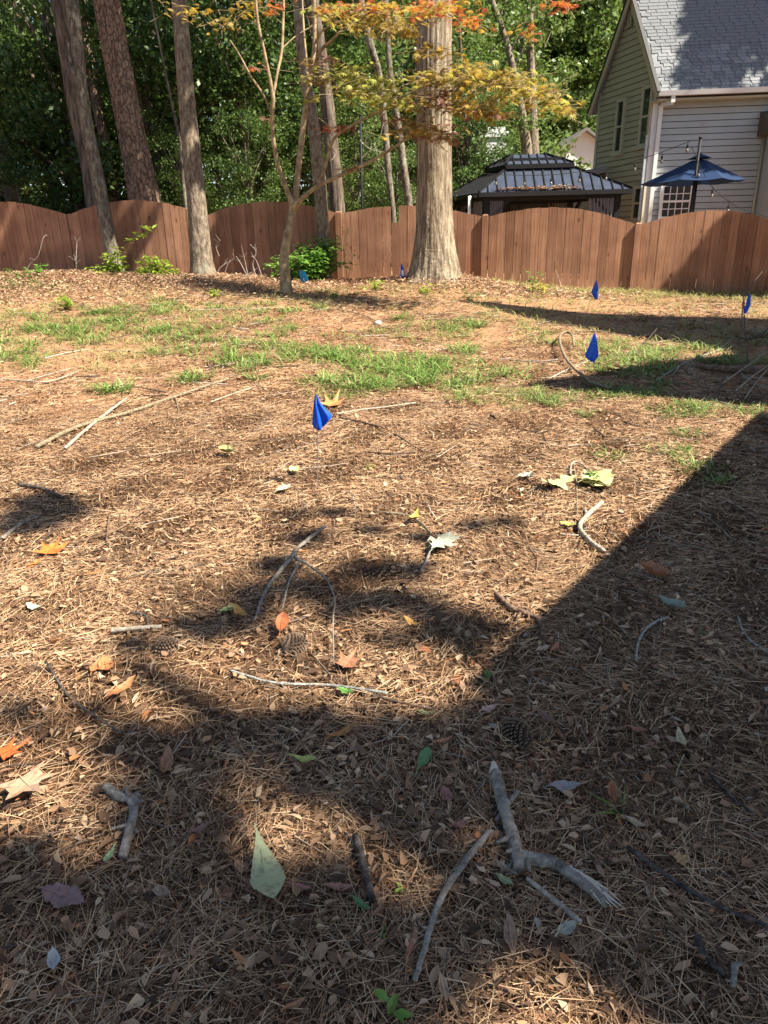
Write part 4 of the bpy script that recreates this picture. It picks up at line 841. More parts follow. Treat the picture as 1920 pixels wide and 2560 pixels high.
plant('leafy_sapling', 'yellow-green sapling with one long arching shoot at the foot of the leaning trunk', b, sap+[arch], .115, SHRUBY, 34, asp=.45)
b = gnd(378, 705); b = Vector((atY(380, 690, 12.0).x, 12.0, tz(atY(380, 690, 12.0).x, 12.0)))
plant('leafy_sapling', 'low yellow-green bush between the leaning trunk and the straight trunk', b, stems_px(b, [(340, 655, 0), (365, 640, .1), (395, 645, -.1), (415, 660, 0), (440, 675, 0), (350, 680, -.2), (400, 690, -.2), (420, 690, .1)], 12.0), .115, SHRUBY, 34, asp=.45)
b = Vector((atY(790, 690, 12.0).x, 12.0, tz(atY(790, 690, 12.0).x, 12.0)))
ends = [(random.gauss(785, 42), random.uniform(600, 690), random.uniform(-.35, .35)) for _ in range(34)]+[(660, 665, 0), (680, 650, -.2), (700, 640, 0), (690, 680, -.3), (720, 690, -.2), (800, 590, .2), (820, 585, .2), (835, 600, .2), (850, 620, .1), (860, 660, 0)]
plant('green_shrub', 'dense bright green shrub behind the small maple against the fence', b, stems_px(b, ends, 12.05), .095, SHRUB, 44, 'shrub', asp=.6, spread=.06)
b = Vector((atY(868, 690, 12.0).x, 12.0, tz(atY(868, 690, 12.0).x, 12.0)))
plant('climbing_vine', 'thin yellow-green vine climbing the fence post right of the shrub', b, [[b, atY(862, 640, 12.1), atY(866, 600, 12.15), atY(850, 560, 12.2)], [b, atY(880, 650, 12.1), atY(885, 625, 12.1)], [b, atY(860, 610, 12.1), atY(875, 570, 12.1)]], .06, SHRUBY, 9, asp=.6)
b = gnd(1345, 735)
plant('pale_weed', 'weed with a green top and yellow lower leaves left of the middle fence post', b, stems_px(b, [(1320, 712, 0), (1345, 700, 0), (1370, 718, 0), (1385, 715, -.1), (1360, 725, 0), (1335, 728, 0)], b.y), .075, SHRUBX, 9, asp=.5)
b2 = b+Vector((-.05, .05, 0))
plant('green_weed', 'green broadleaf top rising above the yellow weed at the fence', b2, stems_px(b2, [(1310, 672, 0), (1330, 668, 0), (1345, 680, 0), (1318, 690, 0)], b2.y), .075, SHRUB, 4, asp=.65)
for (x, y, lab, m_, w, h, n, lf) in [(940, 730, 'low green weeds between the small maple and the oak', SHRUBY, 45, 42, 10, .07), (1065, 735, 'small bright weed below the oak roots', SHRUBY, 24, 22, 10, .06), (1170, 668, 'glossy green seedlings at the right foot of the oak', SHRUBY, 20, 14, 10, .06), (1215, 685, 'dull green seedlings on the litter right of the oak', SHRUB, 30, 14, 8, .05), (1180, 752, 'green sprig at the tip of the long shadow', SHRUB, 22, 18, 8, .05),
                               (165, 775, 'upright yellow-green sprout on the leaf pile', SHRUBY, 14, 45, 8, .09), (840, 745, 'small green weed right of the light blue flag', SHRUB, 20, 14, 8, .06), (535, 745, 'low yellow-green weeds right of the straight trunk', SHRUBY, 22, 24, 9, .06), (1470, 1212, 'patch of broad bright green weeds near the shadow edge', SHRUB, 45, 25, 14, .03), (925, 1175, 'tiny yellow-green seedling alone in the straw', SHRUBY, 10, 14, 4, .018),
                               (1215, 1712, 'green rosette weed in the sunlit red clay', SHRUB, 20, 22, 2, .030), (1757, 1592, 'small green seedling in the house shadow', SHRUB, 12, 12, 2, .016), (970, 1722, 'tiny green sprout right of the lichen twig', SHRUBY, 8, 8, 1, .012), (1002, 2240, 'two-leaf green sprout below the forked branch', SHRUBY, 5, 22, 1, .016), (948, 2345, 'bright green sprout with three leaves in the foreground', SHRUB, 20, 22, 1, .022), (375, 2520, 'small clover seedling at the bottom edge', SHRUB, 24, 18, 2, .014), (975, 2550, 'dark green blade at the bottom edge', SHRUB, 5, 40, 1, .03), (60, 700, 'leafy weeds at the left end of the leaf pile', SHRUB, 60, 30, 12, .07), (100, 690, 'taller green weed by the left fence panel', SHRUB, 30, 45, 10, .07)]:
    b = gnd(x, y); e = [(x+random.gauss(0, w*.5), y-abs(random.gauss(h*.6, h*.3)), random.gauss(0, .05 if y < 1100 else .012)) for _ in range(6)]
    plant('small_weed', lab, b, stems_px(b, e, b.y), lf, m_, n, asp=.45, spread=.003 if y > 1500 else .012 if y > 1100 else .02, stem_r=.001 if y > 1500 else .002)

# ------------------------------------------------------------------ fallen straw and leaf litter
def clayness(x, y):        # where bare clay and grass replace the straw
    n = np.sin(.9*x+.5*y+1.)+np.sin(1.7*x-1.1*y+2.)+.7*np.sin(2.9*x+2.3*y); return sstep(-.6, 1.4, n)*sstep(4.6, 6.8, y)*(1-sstep(10.5, 11.6, y)*(x < 3))
def scatter(y0, y1, dens, pad=1.12, keep=.85):
    n = int(dens*(y1-y0)*2*(.543*((y0+y1)/2*.933+.45)+.12))
    y = np.sqrt(rng.uniform(y0*y0, y1*y1, n)); x = (.543*(y*.933+.45)+.12)*rng.uniform(-1, 1, n); 
    pt = np.sin(2.3*x+1.1*y+.4)+np.sin(-1.6*x+2.9*y+1.9)+.8*np.sin(4.1*x+3.3*y)+.6*np.sin(7.3*x-5.1*y+1.)
    ok = rng.uniform(0, 1, n) > np.maximum(clayness(x, y)*keep, .55*sstep(.3, 2.4, pt))
    return x[ok], y[ok]
def needles(y0, y1, dens, L0, L1, W, lift):
    x, y = scatter(y0, y1, dens); n = len(x); z = terr(x, y)+rng.uniform(.001, lift, n)
    az = 1.6*np.sin(x*5.1+y*3.3+.5)+1.4*np.sin(7.7*x-6.9*y)+rng.normal(0, 1.1, n); L = rng.uniform(L0, L1, n); bend = rng.normal(0, .18, n); el = rng.normal(0, .10, n); sag = rng.uniform(0, .3, n)
    d = np.stack([np.cos(az), np.sin(az), el], 1); s = np.stack([-np.sin(az), np.cos(az), np.zeros(n)], 1); C = np.stack([x, y, z], 1); V = []
    w = W*rng.uniform(.6, 1.4, n)
    for t in (-.5, 0., .5):
        c = C+d*(L*t)[:, None]+s*(bend*L*(t*t)*1.6)[:, None]; c[:, 2] -= (sag*L*t*t*.35)
        ww = w*(1. if t < .4 else .45); V += [c-s*ww[:, None]*.5, c+s*ww[:, None]*.5+np.array([0, 0, .35])*ww[:, None]]
    V = np.stack(V, 1).reshape(-1, 3); k = (np.arange(n)*6)[:, None, None]
    return V, (np.array([[0, 1, 3, 2], [2, 3, 5, 4]])[None]+k).reshape(-1, 4)
def flakes(y0, y1, dens, S0, S1, lift, asp=(.12, .6)):
    x, y = scatter(y0, y1, dens, keep=.7); n = len(x); C = np.stack([x, y, terr(x, y)+rng.uniform(.002, lift, n)], 1)
    nr = rng.normal(0, .28, (n, 3)); nr[:, 2] = 1; nr /= np.linalg.norm(nr, axis=1)[:, None]; az = rng.uniform(0, 6.28, n)
    a = np.stack([np.cos(az), np.sin(az), np.zeros(n)], 1); a -= nr*np.sum(a*nr, 1)[:, None]; a /= np.linalg.norm(a, axis=1)[:, None]; b = np.cross(nr, a)
    S = (S0+(S1-S0)*rng.uniform(0, 1, n)**2)[:, None]; A = S*.5; B = A*rng.uniform(*asp, (n, 1)); cup = S*rng.uniform(-.05, .22, (n, 1))
    j = lambda: rng.uniform(.45, 1.35, (n, 1))
    V = [C-a*A*j(), C-a*A*.35*j()+b*B*j()+nr*cup, C+a*A*.4*j()+b*B*.85*j()+nr*cup, C+a*A*j(), C+a*A*.4*j()-b*B*.85*j()+nr*cup, C-a*A*.35*j()-b*B*j()+nr*cup]
    V = np.stack(V, 1).reshape(-1, 3); k = (np.arange(n)*6)[:, None, None]
    return V, (np.array([[0, 1, 2, 3], [0, 3, 4, 5]])[None]+k).reshape(-1, 4)
def cat_(lst):
    Vs, Fs, o = [], [], 0
    for V, F in lst: Vs.append(V); Fs.append(F+o); o += len(V)
    return np.vstack(Vs), np.vstack(Fs)
STRAW = foliage('pine_straw', [(0, (.07, .038, .022)), (.22, (.165, .09, .05)), (.5, (.33, .19, .104)), (.75, (.48, .305, .175)), (.95, (.62, .445, .27)), (1, (.30, .25, .19))], 0, .65, spec=.2, region=1.1)
V, F = cat_([needles(.45, 1.3, 13000, .02, .11, .0012, .02), needles(1.3, 2.6, 10000, .02, .11, .0014, .02), needles(2.6, 5.2, 6200, .025, .11, .0020, .02), needles(5.2, 9., 2300, .03, .12, .0034, .024), needles(9., 13., 700, .05, .15, .005, .03)])
print('needles', len(F)//2)
tag(link('pine_straw', npmesh('pine_straw', V, F), STRAW), 'brown pine needle straw covering the ground', 'pine straw', kind='stuff')
LITTER = foliage('leaf_litter', [(0, (.05, .03, .02)), (.25, (.12, .068, .042)), (.5, (.24, .14, .082)), (.78, (.38, .245, .15)), (.92, (.52, .38, .245)), (.96, (.40, .15, .05)), (1, (.30, .27, .22))], .05, .75, spec=.2, region=1.4)
V, F = cat_([flakes(.45, 1.4, 5200, .004, .042, .023), flakes(1.4, 2.6, 4600, .005, .042, .023), flakes(2.6, 5.2, 3000, .007, .042, .022), flakes(5.2, 9., 900, .012, .05, .025), flakes(9., 13., 250, .02, .07, .03)])
print('flakes', len(F)//2)
tag(link('leaf_litter', npmesh('leaf_litter', V, F), LITTER), 'broken dry leaves and bark crumbs scattered over the yard', 'leaf litter', kind='stuff')
def twiglets(y0, y1, dens, L0, L1, R):
    x, y = scatter(y0, y1, dens, keep=.3); n = len(x); az = rng.uniform(0, 6.28, n); L = L0+(L1-L0)*rng.uniform(0, 1, n)**2; r = R*rng.uniform(.5, 1.5, n); C = np.stack([x, y, terr(x, y)+.012+r], 1)
    d = np.stack([np.cos(az), np.sin(az), rng.normal(0, .05, n)], 1); s = np.stack([-np.sin(az), np.cos(az), 0*az], 1); bend = rng.normal(0, .1, n); V = []
    for t, rf in ((-.5, 1.), (.05, .9), (.5, .6)):
        c = C+d*(L*t)[:, None]+s*(bend*L*t*t*2)[:, None]
        for a in (0, 2.09, 4.19): V.append(c+s*(r*rf*math.cos(a))[:, None]+np.array([0, 0, 1])*(r*rf*math.sin(a))[:, None])
    V = np.stack(V, 1).reshape(-1, 3); f = []
    for q in (0, 3):
        for a in range(3): f.append([q+a, q+(a+1) % 3, q+3+(a+1) % 3, q+3+a])
    return V, (np.array(f)[None]+(np.arange(n)*9)[:, None, None]).reshape(-1, 4)
V, F = cat_([twiglets(.45, 2., 130, .02, .16, .0016), twiglets(2., 5.2, 60, .04, .3, .0025), twiglets(5.2, 11.5, 14, .08, .6, .005)])
TWG = foliage('twig_litter', [(0, (.06, .045, .035)), (.4, (.15, .105, .075)), (.75, (.28, .22, .165)), (1, (.46, .41, .34))], 0, .8)
tag(link('twig_litter', npmesh('twig_litter', V, F), TWG), 'small broken twigs strewn through the straw', 'twigs', kind='stuff')
# raked pile along the left of the fence and litter round the oak
def pile(cx, cy, sx, sy, n, S):
    x = cx+rng.normal(0, sx, n); y = cy+rng.normal(0, sy, n); ok = y < 12.45-.165*x-.08; x, y = x[ok], y[ok]; n = len(x); C = np.stack([x, y, terr(x, y)+rng.uniform(0, .07, n)], 1)
    nr = rng.normal(0, .55, (n, 3)); nr[:, 2] = 1; nr /= np.linalg.norm(nr, axis=1)[:, None]; az = rng.uniform(0, 6.28, n); a = np.stack([np.cos(az), np.sin(az), 0*az], 1); a -= nr*np.sum(a*nr, 1)[:, None]; b = np.cross(nr, a)
    L = S*rng.uniform(.5, 1.5, (n, 1)); W = L*rng.uniform(.05, .38, (n, 1)); j = lambda: rng.uniform(.6, 1.3, (n, 1))
    V = np.stack([C-a*L*.5, C+b*W*.5*j(), C+a*L*.5, C-b*W*.5*j()], 1).reshape(-1, 3); return V, np.arange(4*n).reshape(n, 4)
V, F = cat_([pile(-5.2, 11.5, 1.5, .8, 26000, .055), pile(-6.2, 10.3, .9, .5, 11000, .052), pile(-3.2, 11.6, .8, .5, 9000, .052), pile(1.2, 11.2, .8, .45, 5000, .07), pile(-1.2, 11.6, 1.2, .35, 4000, .07), pile(2.6, 10.9, .6, .3, 1500, .07)])
PILE = foliage('raked_leaves', [(0, (.12, .06, .035)), (.3, (.26, .15, .085)), (.6, (.40, .26, .155)), (.85, (.54, .39, .25)), (1, (.40, .18, .09))], .12, .7)
tag(link('raked_leaves', npmesh('raked_leaves', V, F), PILE), 'raked dry leaves heaped along the fence and round the oak', 'leaf pile', kind='stuff')

# ------------------------------------------------------------------ grass
def blades(cx, cy, n, rad, L, W, flat=.5):
    r = rad*np.sqrt(rng.uniform(0, 1, n)); a0 = rng.uniform(0, 6.28, n); x = cx+r*np.cos(a0); y = cy+r*np.sin(a0)*.8
    z = terr(x, y); az = a0+rng.normal(0, .7, n); LL = L*rng.uniform(.5, 1.3, n); el = rng.uniform(flat*.5, 1.25, n)
    h = np.stack([np.cos(az), np.sin(az), 0*az], 1); s = np.stack([-np.sin(az), np.cos(az), 0*az], 1); B = np.stack([x, y, z], 1); w = W*rng.uniform(.6, 1.3, n)
    V = []
    for t, wf in ((0, .7), (.5, 1.), (1., .05)):
        ang = el*(1-.75*t); c = B+h*(LL*t*np.cos(ang))[:, None]; c[:, 2] += LL*np.sin(el)*(t-.55*t*t*(1.1-.4*el)); V += [c-s*(w*wf*.5)[:, None], c+s*(w*wf*.5)[:, None]]
    V = np.stack(V, 1).reshape(-1, 3); k = (np.arange(n)*6)[:, None, None]
    return V, (np.array([[0, 1, 3, 2], [2, 3, 5, 4]])[None]+k).reshape(-1, 4)
GRASS = foliage('grass_green', [(0, (.08, .15, .03)), (.4, (.15, .25, .055)), (.8, (.24, .35, .09)), (1, (.42, .48, .20))], .4, .4)
GRASSD = foliage('grass_dry', [(0, (.22, .25, .07)), (.4, (.34, .33, .12)), (.8, (.44, .38, .18)), (1, (.18, .26, .06))], .35, .6)
patches = [(40, 830, 110, 30, 26), (120, 820, 90, 30, 18), (200, 850, 90, 22, 14), (290, 800, 90, 28, 20), (250, 785, 60, 20, 8), (420, 780, 90, 25, 20), (440, 830, 60, 18, 10), (500, 845, 80, 22, 16), (590, 865, 50, 16, 8), (430, 880, 50, 14, 8), (560, 900, 60, 18, 14), (620, 925, 60, 14, 8), (30, 890, 60, 14, 8), (80, 905, 40, 12, 4), (290, 975, 40, 12, 6), (470, 955, 50, 10, 5),
           (740, 880, 70, 22, 14), (800, 895, 80, 24, 18), (860, 905, 60, 20, 12), (960, 930, 90, 28, 26), (1060, 920, 90, 30, 26), (1150, 900, 80, 26, 14), (1100, 950, 90, 22, 22), (1180, 985, 60, 20, 12), (820, 970, 60, 25, 16), (880, 985, 50, 20, 8), (1000, 960, 80, 20, 14), (1240, 1000, 90, 18, 18), (1330, 1000, 60, 18, 12), (1370, 1010, 30, 12, 6),
           (1500, 985, 60, 20, 14), (1580, 990, 70, 18, 16), (1640, 985, 60, 16, 10), (1720, 1030, 70, 16, 16), (1770, 1030, 50, 14, 10), (1860, 1035, 60, 12, 10), (1460, 1040, 20, 10, 3), (1690, 1140, 45, 16, 7), (1720, 1165, 40, 16, 8), (1720, 1090, 25, 8, 3), (1530, 1145, 40, 10, 4), (1780, 1215, 30, 12, 4),
           (1120, 830, 80, 18, 9), (1180, 815, 60, 14, 5), (1000, 800, 60, 14, 5), (1000, 835, 50, 14, 5), (1320, 830, 50, 16, 4), (1370, 845, 40, 10, 4), (1580, 900, 80, 22, 12), (1650, 900, 70, 22, 10), (1600, 940, 80, 18, 12), (1540, 870, 60, 18, 6), (700, 790, 80, 16, 8), (640, 770, 70, 14, 6), (780, 770, 70, 12, 6), (720, 830, 60, 16, 5), (30, 710, 60, 14, 10), (100, 720, 80, 16, 10), (150, 800, 120, 28, 12), (350, 820, 120, 28, 14), (650, 855, 120, 28, 12), (1450, 905, 80, 20, 8), (1700, 880, 80, 18, 8), (1270, 945, 80, 18, 9), (1800, 905, 60, 14, 6), (900, 860, 120, 25, 10), (560, 800, 100, 20, 8)]
gl = []
for (px, py, sx, sy, n) in patches:
    for _ in range(max(2, int(n*.85))):
        p = gnd(px+random.gauss(0, sx*.6), py+random.gauss(0, sy*.6)); near = p.y < 5.5
        gl.append(blades(p.x, p.y, random.randint(16, 40), random.choice((.06, .08, .12)) if not near else .06, .14 if not near else .085, 0.010 if not near else .0055))
V, F = cat_(gl); print('grass', len(F)//2)
tag(link('grass', npmesh('grass', V, F), GRASS), 'patches of green crabgrass across the middle of the yard', 'grass', kind='stuff')
gl = []
for i in range(1100):          # thin dry grass further back
    y = random.uniform(6.2, 11.6); x = random.uniform(-.6, .6)*y
    if float(clayness(x, y)) < .25 and x < 2: continue
    gl.append(blades(x, y, random.randint(8, 18), .13, .13, .007, .7))
for i in range(330):          # fringe along the right of the fence
    x = random.uniform(1.8, 7.2); y = 12.45-.165*x-abs(random.gauss(.05, .5))-.04; gl.append(blades(x, y, random.randint(10, 20), .13, .17 if y > 12.2-.165*x else .12, .008, 1.0))
for i in range(120):
    x = random.uniform(-3.5, 2.2); y = random.uniform(9., 11.); gl.append(blades(x, y, random.randint(8, 16), .12, .14, .007, .8))
V, F = cat_(gl)
tag(link('dry_grass', npmesh('dry_grass', V, F), GRASSD), 'thin yellowing grass at the back of the yard and along the fence', 'grass', kind='stuff')

# ------------------------------------------------------------------ marker flags
FLAG = foliage('flag_blue', [(0, (.014, .12, .72)), (1, (.018, .13, .78))], .4, .4, spec=.4)
FLAGL = foliage('flag_light_blue', [(0, (.02, .30, .55)), (1, (.03, .33, .58))], .35, .4); FLAGW = plain('flag_white', (.75, .76, .78), .5, .05)
FTXT = plain('flag_print', (.10, .24, .75), .5, .05); WIRE = plain('flag_wire', (.35, .33, .31), .4, .2, 30., metal=.7)
def flag(label, base, outline, Y, folds=3, mat=FLAG, white=None, text=0, top=None):
    """outline: photo outline of the hanging cloth, left side then right side, top to bottom pairs"""
    bp = gnd(*base); root = tag(empty('marker_flag', bp), label, 'flag', 'utility marker flags in the yard'); I_ = Matrix.Translation(-bp)
    tp = atY(top[0], top[1], Y); o = MB().tube([bp-UP*.03, bp+(tp-bp)*.5+Vector((.006, 0, 0)), tp], .0023, 6).build('wire', WIRE, root); o.matrix_parent_inverse = I_
    n = 12; R = []; rows = spline([tuple(q) for q in outline], 10)
    for j, (xl, yl, xr, yr) in enumerate(rows):
        for k in range(n+1):
            t = k/n; p = atY(xl+(xr-xl)*t, yl+(yr-yl)*t, Y); amp = .022*j/9
            R.append(p+Vector((0, amp*math.sin(t*folds*2*PI+.5)+.0, 0)))
    f = [(j*(n+1)+k, j*(n+1)+k+1, (j+1)*(n+1)+k+1, (j+1)*(n+1)+k) for j in range(9) for k in range(n)]
    cl_ = link('cloth', mesh('cloth', R, f, True), mat, root); cl_.matrix_parent_inverse = I_
    if white:
        f2 = [(j*(n+1)+k, j*(n+1)+k+1, (j+1)*(n+1)+k+1, (j+1)*(n+1)+k) for j in range(white[0], white[1]) for k in range(white[2], white[3])]
        link('white_patch', mesh('white_patch', [p-Vector((0, .002, 0)) for p in R], f2, True), FLAGW, cl_)
    for i in range(text):
        j = 3+i; a = R[j*(n+1)+3]; b = R[j*(n+1)+9]; link('print_line', MB().bar(a*.5+R[(j+1)*(n+1)+3]*.5-Vector((0, .004, 0)), b*.5+R[(j+1)*(n+1)+9]*.5-Vector((0, .004, 0)), .0012, .004).build('print_line', FTXT, cl_).data, FTXT, cl_) if False else MB().bar(a-Vector((0, .004, 0)), b-Vector((0, .004, 0)), .0012, .005).build('print_line', FTXT, cl_)
    return root
y0 = gnd(790, 1225).y
flag('folded deep blue marker flag nearest the camera, alone in the straw', (792, 1225), [(788, 985, 793, 985), (784, 1010, 800, 1005), (782, 1040, 817, 1025), (782, 1068, 830, 1042), (798, 1079, 812, 1062)], y0, 2, top=(790, 984))
y0 = gnd(1482, 958).y
flag('blue marker flag with printed lines beside the curved vine stem', (1482, 958), [(1484, 833, 1489, 834), (1478, 850, 1493, 852), (1470, 872, 1496, 878), (1463, 890, 1496, 892), (1480, 906, 1486, 905)], y0, 1, text=5, top=(1487, 833))
y0 = gnd(1458, 806).y
flag('blue marker flag on a bent wire above the long shadow', (1458, 806), [(1489, 701, 1492, 701), (1483, 717, 1495, 715), (1479, 730, 1497, 732), (1484, 742, 1496, 742), (1491, 749, 1494, 748)], y0, 1, white=(4, 8, 9, 11), top=(1490, 701))
y0 = gnd(1858, 862).y
flag('narrow blue marker flag by the brush heap at the right edge', (1858, 862), [(1871, 735, 1877, 736), (1867, 752, 1877, 750), (1863, 768, 1876, 766), (1860, 780, 1869, 776), (1862, 784, 1864, 783)], y0, 1, top=(1874, 735))
y0 = gnd(1012, 704).y
flag('blue marker flag with a white patch at the left foot of the oak', (1012, 704), [(1002, 659, 1004, 659), (1002, 672, 1009, 670), (1001, 682, 1012, 684), (1001, 690, 1014, 692), (1010, 695, 1013, 695)], y0, 1, white=(3, 6, 3, 10), top=(1003, 659))
bl = gnd(774, 735); y0 = bl.y
flag('light blue marker flag leaning beside the small maple', (774, 735), [(747, 679, 758, 676), (748, 686, 763, 680), (751, 696, 767, 690), (754, 704, 770, 698), (757, 707, 771, 702)], y0, 1, mat=FLAGL, white=(5, 8, 4, 6), top=(748, 672))
# ------------------------------------------------------------------ fallen sticks and branches
SM = {'grey': bark('stick_grey', (.13, .108, .088), (.23, .20, .165), (.33, .295, .25), 26., 26., .45), 'brown': bark('stick_brown', (.07, .045, .03), (.17, .105, .07), (.28, .19, .13), 26., 26., .5),
      'dark': bark('stick_dark', (.03, .025, .022), (.075, .06, .05), (.15, .125, .11), 26., 26., .5), 'pale': bark('stick_pale', (.20, .16, .12), (.34, .285, .22), (.50, .44, .35), 26., 26., .4),
      'tan': bark('stick_tan', (.10, .08, .05), (.21, .165, .105), (.33, .275, .18), 26., 26., .4), 'lichen': bark('stick_lichen', (.12, .11, .095), (.25, .25, .22), (.45, .47, .42), 40., 40., .4)}
def gpath(lst, r, up=0.):
    out = []
    for q in lst:
        g = gnd(q[0], q[1]); out.append((g.x, g.y, g.z+r*.75+.017+(q[2] if len(q) > 2 else up)))
    return out
def stickmesh(lst, r0, r1, up=0., seg=9, knots=True):
    P = gpath(lst, r0, up); n = max(10, 9*len(P)); Q = [q+np.array([random.gauss(0, r0*.05), random.gauss(0, r0*.05), random.gauss(0, r0*.03)]) for q in spline(P, n)]; rr = list(np.linspace(r0, r1, n))
    if knots:
        for _ in range(max(1, n//9)): i = random.randrange(1, n-1); rr[i] *= random.uniform(1.05, 1.16)
    mb = MB(); mb.tube(Q, rr, seg, rough=.035)
    if r0 > .0035:
        for _ in range(random.randint(1, 3)):
            i = random.randrange(2, n-2); p = Vector(Q[i]); dv = (Vector(Q[i+1])-p).normalized(); sd = Vector((dv.y, -dv.x, random.uniform(.1, .9)))*random.choice((-1, 1)); sd.z = abs(sd.z)
            l = rr[i]*random.uniform(1.6, 4.5); mb.tube([p, p+(sd+dv*.6).normalized()*l], [rr[i]*.55, rr[i]*.22], 6, rough=.15)
    return mb
def stick(label, lst, r0, r1=None, mat='grey', name='stick', forks=(), up=0., cat='stick', group='sticks fallen on the ground', pale_ends=False):
    r1 = r0*.7 if r1 is None else r1; r0 *= .86; r1 *= .86; b = gnd(lst[0][0], lst[0][1])
    if not forks and not pale_ends:
        o = stickmesh(lst, r0, r1, up).build(name, SM[mat], None, True); return tag(o, label, cat, group)
    root = tag(empty(name, b), label, cat, group); I_ = Matrix.Translation(-b)
    o = stickmesh(lst, r0, r1, up).build('stem', SM[mat], root, True); o.matrix_parent_inverse = I_
    for (fl, a, b_) in forks:
        o = stickmesh(fl, a, b_, up).build('side_shoot', SM[mat], root, True); o.matrix_parent_inverse = I_
    return root
# the forked branch in the foreground with its splintered end
b = gnd(1240, 1965); br = tag(empty('fallen_branch', b), 'thick grey forked branch with a splintered pale end, right foreground', 'branch', 'sticks fallen on the ground'); I_ = Matrix.Translation(-b)
for nm, lst, r0, r1, mt in (('stem', [(1237, 1960), (1252, 2025), (1272, 2095), (1290, 2155), (1298, 2200)], .0135, .0125, 'grey'), ('arm', [(1292, 2168), (1330, 2180), (1385, 2190), (1430, 2222), (1480, 2262), (1510, 2292)], .0135, .0085, 'grey')):
    o = stickmesh(lst, r0, r1, .006).build(nm, SM[mt], br, True); o.matrix_parent_inverse = I_
PALEW = plain('split_wood', (.52, .46, .36), .8, .25, 40., stretch=(60, 60, 6))
for (a, c, r) in (((1400, 2197), (1536, 2296), .0055), ((1420, 2204), (1556, 2310), .0055), ((1460, 2240), (1540, 2310), .005), ((1470, 2256), (1524, 2304), .0045), ((1400, 2200), (1490, 2250), .006), ((1440, 2225), (1520, 2285), .004), ((1455, 2240), (1500, 2300), .003), ((1475, 2240), (1552, 2298), .0025), ((1462, 2228), (1535, 2278), .003)):
    o = MB().tube([Vector(p)+UP*.012 for p in gpath([a, ((a[0]+c[0])/2+random.uniform(-3, 3), (a[1]+c[1])/2-4), c], .008, .003)], [r*.8, r*.55, .0005], 5, rough=.1).build('splinter', PALEW, br); o.matrix_parent_inverse = I_
o = MB().tube([Vector(p)+UP*.001 for p in gpath([(1233, 1938), (1238, 1962)], .0135, .007)], [.006, .0125], 9, rough=.3).build('broken_end', PALEW, br); o.matrix_parent_inverse = I_
S = stick
S('long curved grey stick left of the forked branch', [(1226, 2098), (1170, 2165), (1112, 2250), (1080, 2330), (1060, 2400), (1037, 2474)], .0085, .0055)
S('short bare pale stick under the splintered arm', [(1316, 2216), (1380, 2268), (1450, 2328)], .0055, .0065, 'pale')
S('long thin dark stick at the right foreground edge', [(1566, 2136), (1680, 2220), (1800, 2288), (1930, 2342)], .0055, .0045, 'dark')
S('short grey stick crossing under the forked branch', [(1292, 1998), (1240, 2072)], .007, .006)
S('gnarled dark bent branch piece at the left foreground', [(268, 1988), (300, 2012), (335, 2022), (338, 2060), (325, 2110), (312, 2165)], .012, .011, 'grey', 'fallen_branch', forks=[([(330, 2030), (347, 2012)], .012, .009)], cat='branch')
S('rotting dark bark stick right of the large pale leaf', [(890, 2110), (915, 2200), (932, 2275)], .009, .008, 'dark')
S('knobbly brown twig in the last sunlight by the house shadow', [(1240, 1500), (1278, 1535), (1340, 1560), (1352, 1580), (1358, 1612)], .012, .008, 'brown', 'fallen_branch', forks=[([(1275, 1532), (1320, 1535)], .008, .004), ([(1300, 1545), (1290, 1565)], .006, .003)], cat='branch')
S('forked grey twig with drooping side shoots in the central shade', [(815, 1338), (772, 1372), (738, 1405), (748, 1425), (762, 1430)], .0085, .007, 'grey', 'fallen_branch', forks=[([(740, 1408), (690, 1470), (660, 1520), (640, 1580)], .009, .003), ([(752, 1426), (725, 1480), (708, 1550)], .0045, .0025), ([(760, 1428), (812, 1468), (838, 1520), (834, 1580), (836, 1690)], .0045, .0015)], up=.02, cat='branch')
S('long tan branch lying across the straw at the left', [(92, 1128), (200, 1075), (330, 1038), (430, 1003), (520, 972), (572, 955)], .016, .011, 'tan', 'fallen_branch', forks=[([(440, 1000), (448, 1035)], .006, .003)], cat='branch')
S('straight pale stick crossing under the long tan branch', [(165, 1130), (230, 1072), (318, 1003)], .012, .010, 'pale')
S('dark branch stub in the left blot of shade', [(50, 1222), (105, 1232), (158, 1256)], .013, .008, 'dark')
S('grey stick below the dark stub at the left edge', [(8, 1358), (55, 1322), (98, 1303)], .009, .006)
S('slender brown stick slanting up from the left shade', [(172, 1372), (285, 1340), (345, 1300), (405, 1248)], .007, .003, 'brown')
S('short dark stick standing off the slender brown stick', [(276, 1295), (268, 1365)], .006, .005, 'brown')
S('thin lichen-flecked twig lying across the sunny middle strip', [(575, 1690), (690, 1722), (830, 1728), (970, 1748)], .004, .0045, 'lichen')
S('brown twig continuing right of the lichen-flecked twig', [(930, 1752), (1020, 1775), (1095, 1792)], .004, .003, 'brown')
S('thin blackish twig with lichen at the lower left of the sunny straw', [(118, 1668), (175, 1755), (245, 1808), (308, 1848)], .0045, .004, 'dark')
S('stubby peeling pale stick in the left shade', [(282, 1592), (340, 1586), (406, 1582)], .009, .008, 'pale')
S('dark hooked twig above the stubby pale stick', [(330, 1545), (365, 1552), (372, 1578)], .006, .005, 'dark')
S('arched pale twig in the house shadow', [(1668, 1556), (1625, 1576), (1600, 1606), (1590, 1640), (1588, 1668)], .005, .004, 'lichen')
S('thin curved pale twig at the right edge in shadow', [(1842, 1552), (1855, 1590), (1880, 1620), (1922, 1648)], .0035, .003, 'lichen')
S('dark twig lying right of the grass sprout', [(1770, 1945), (1820, 2005), (1882, 2056)], .0045, .004, 'dark')
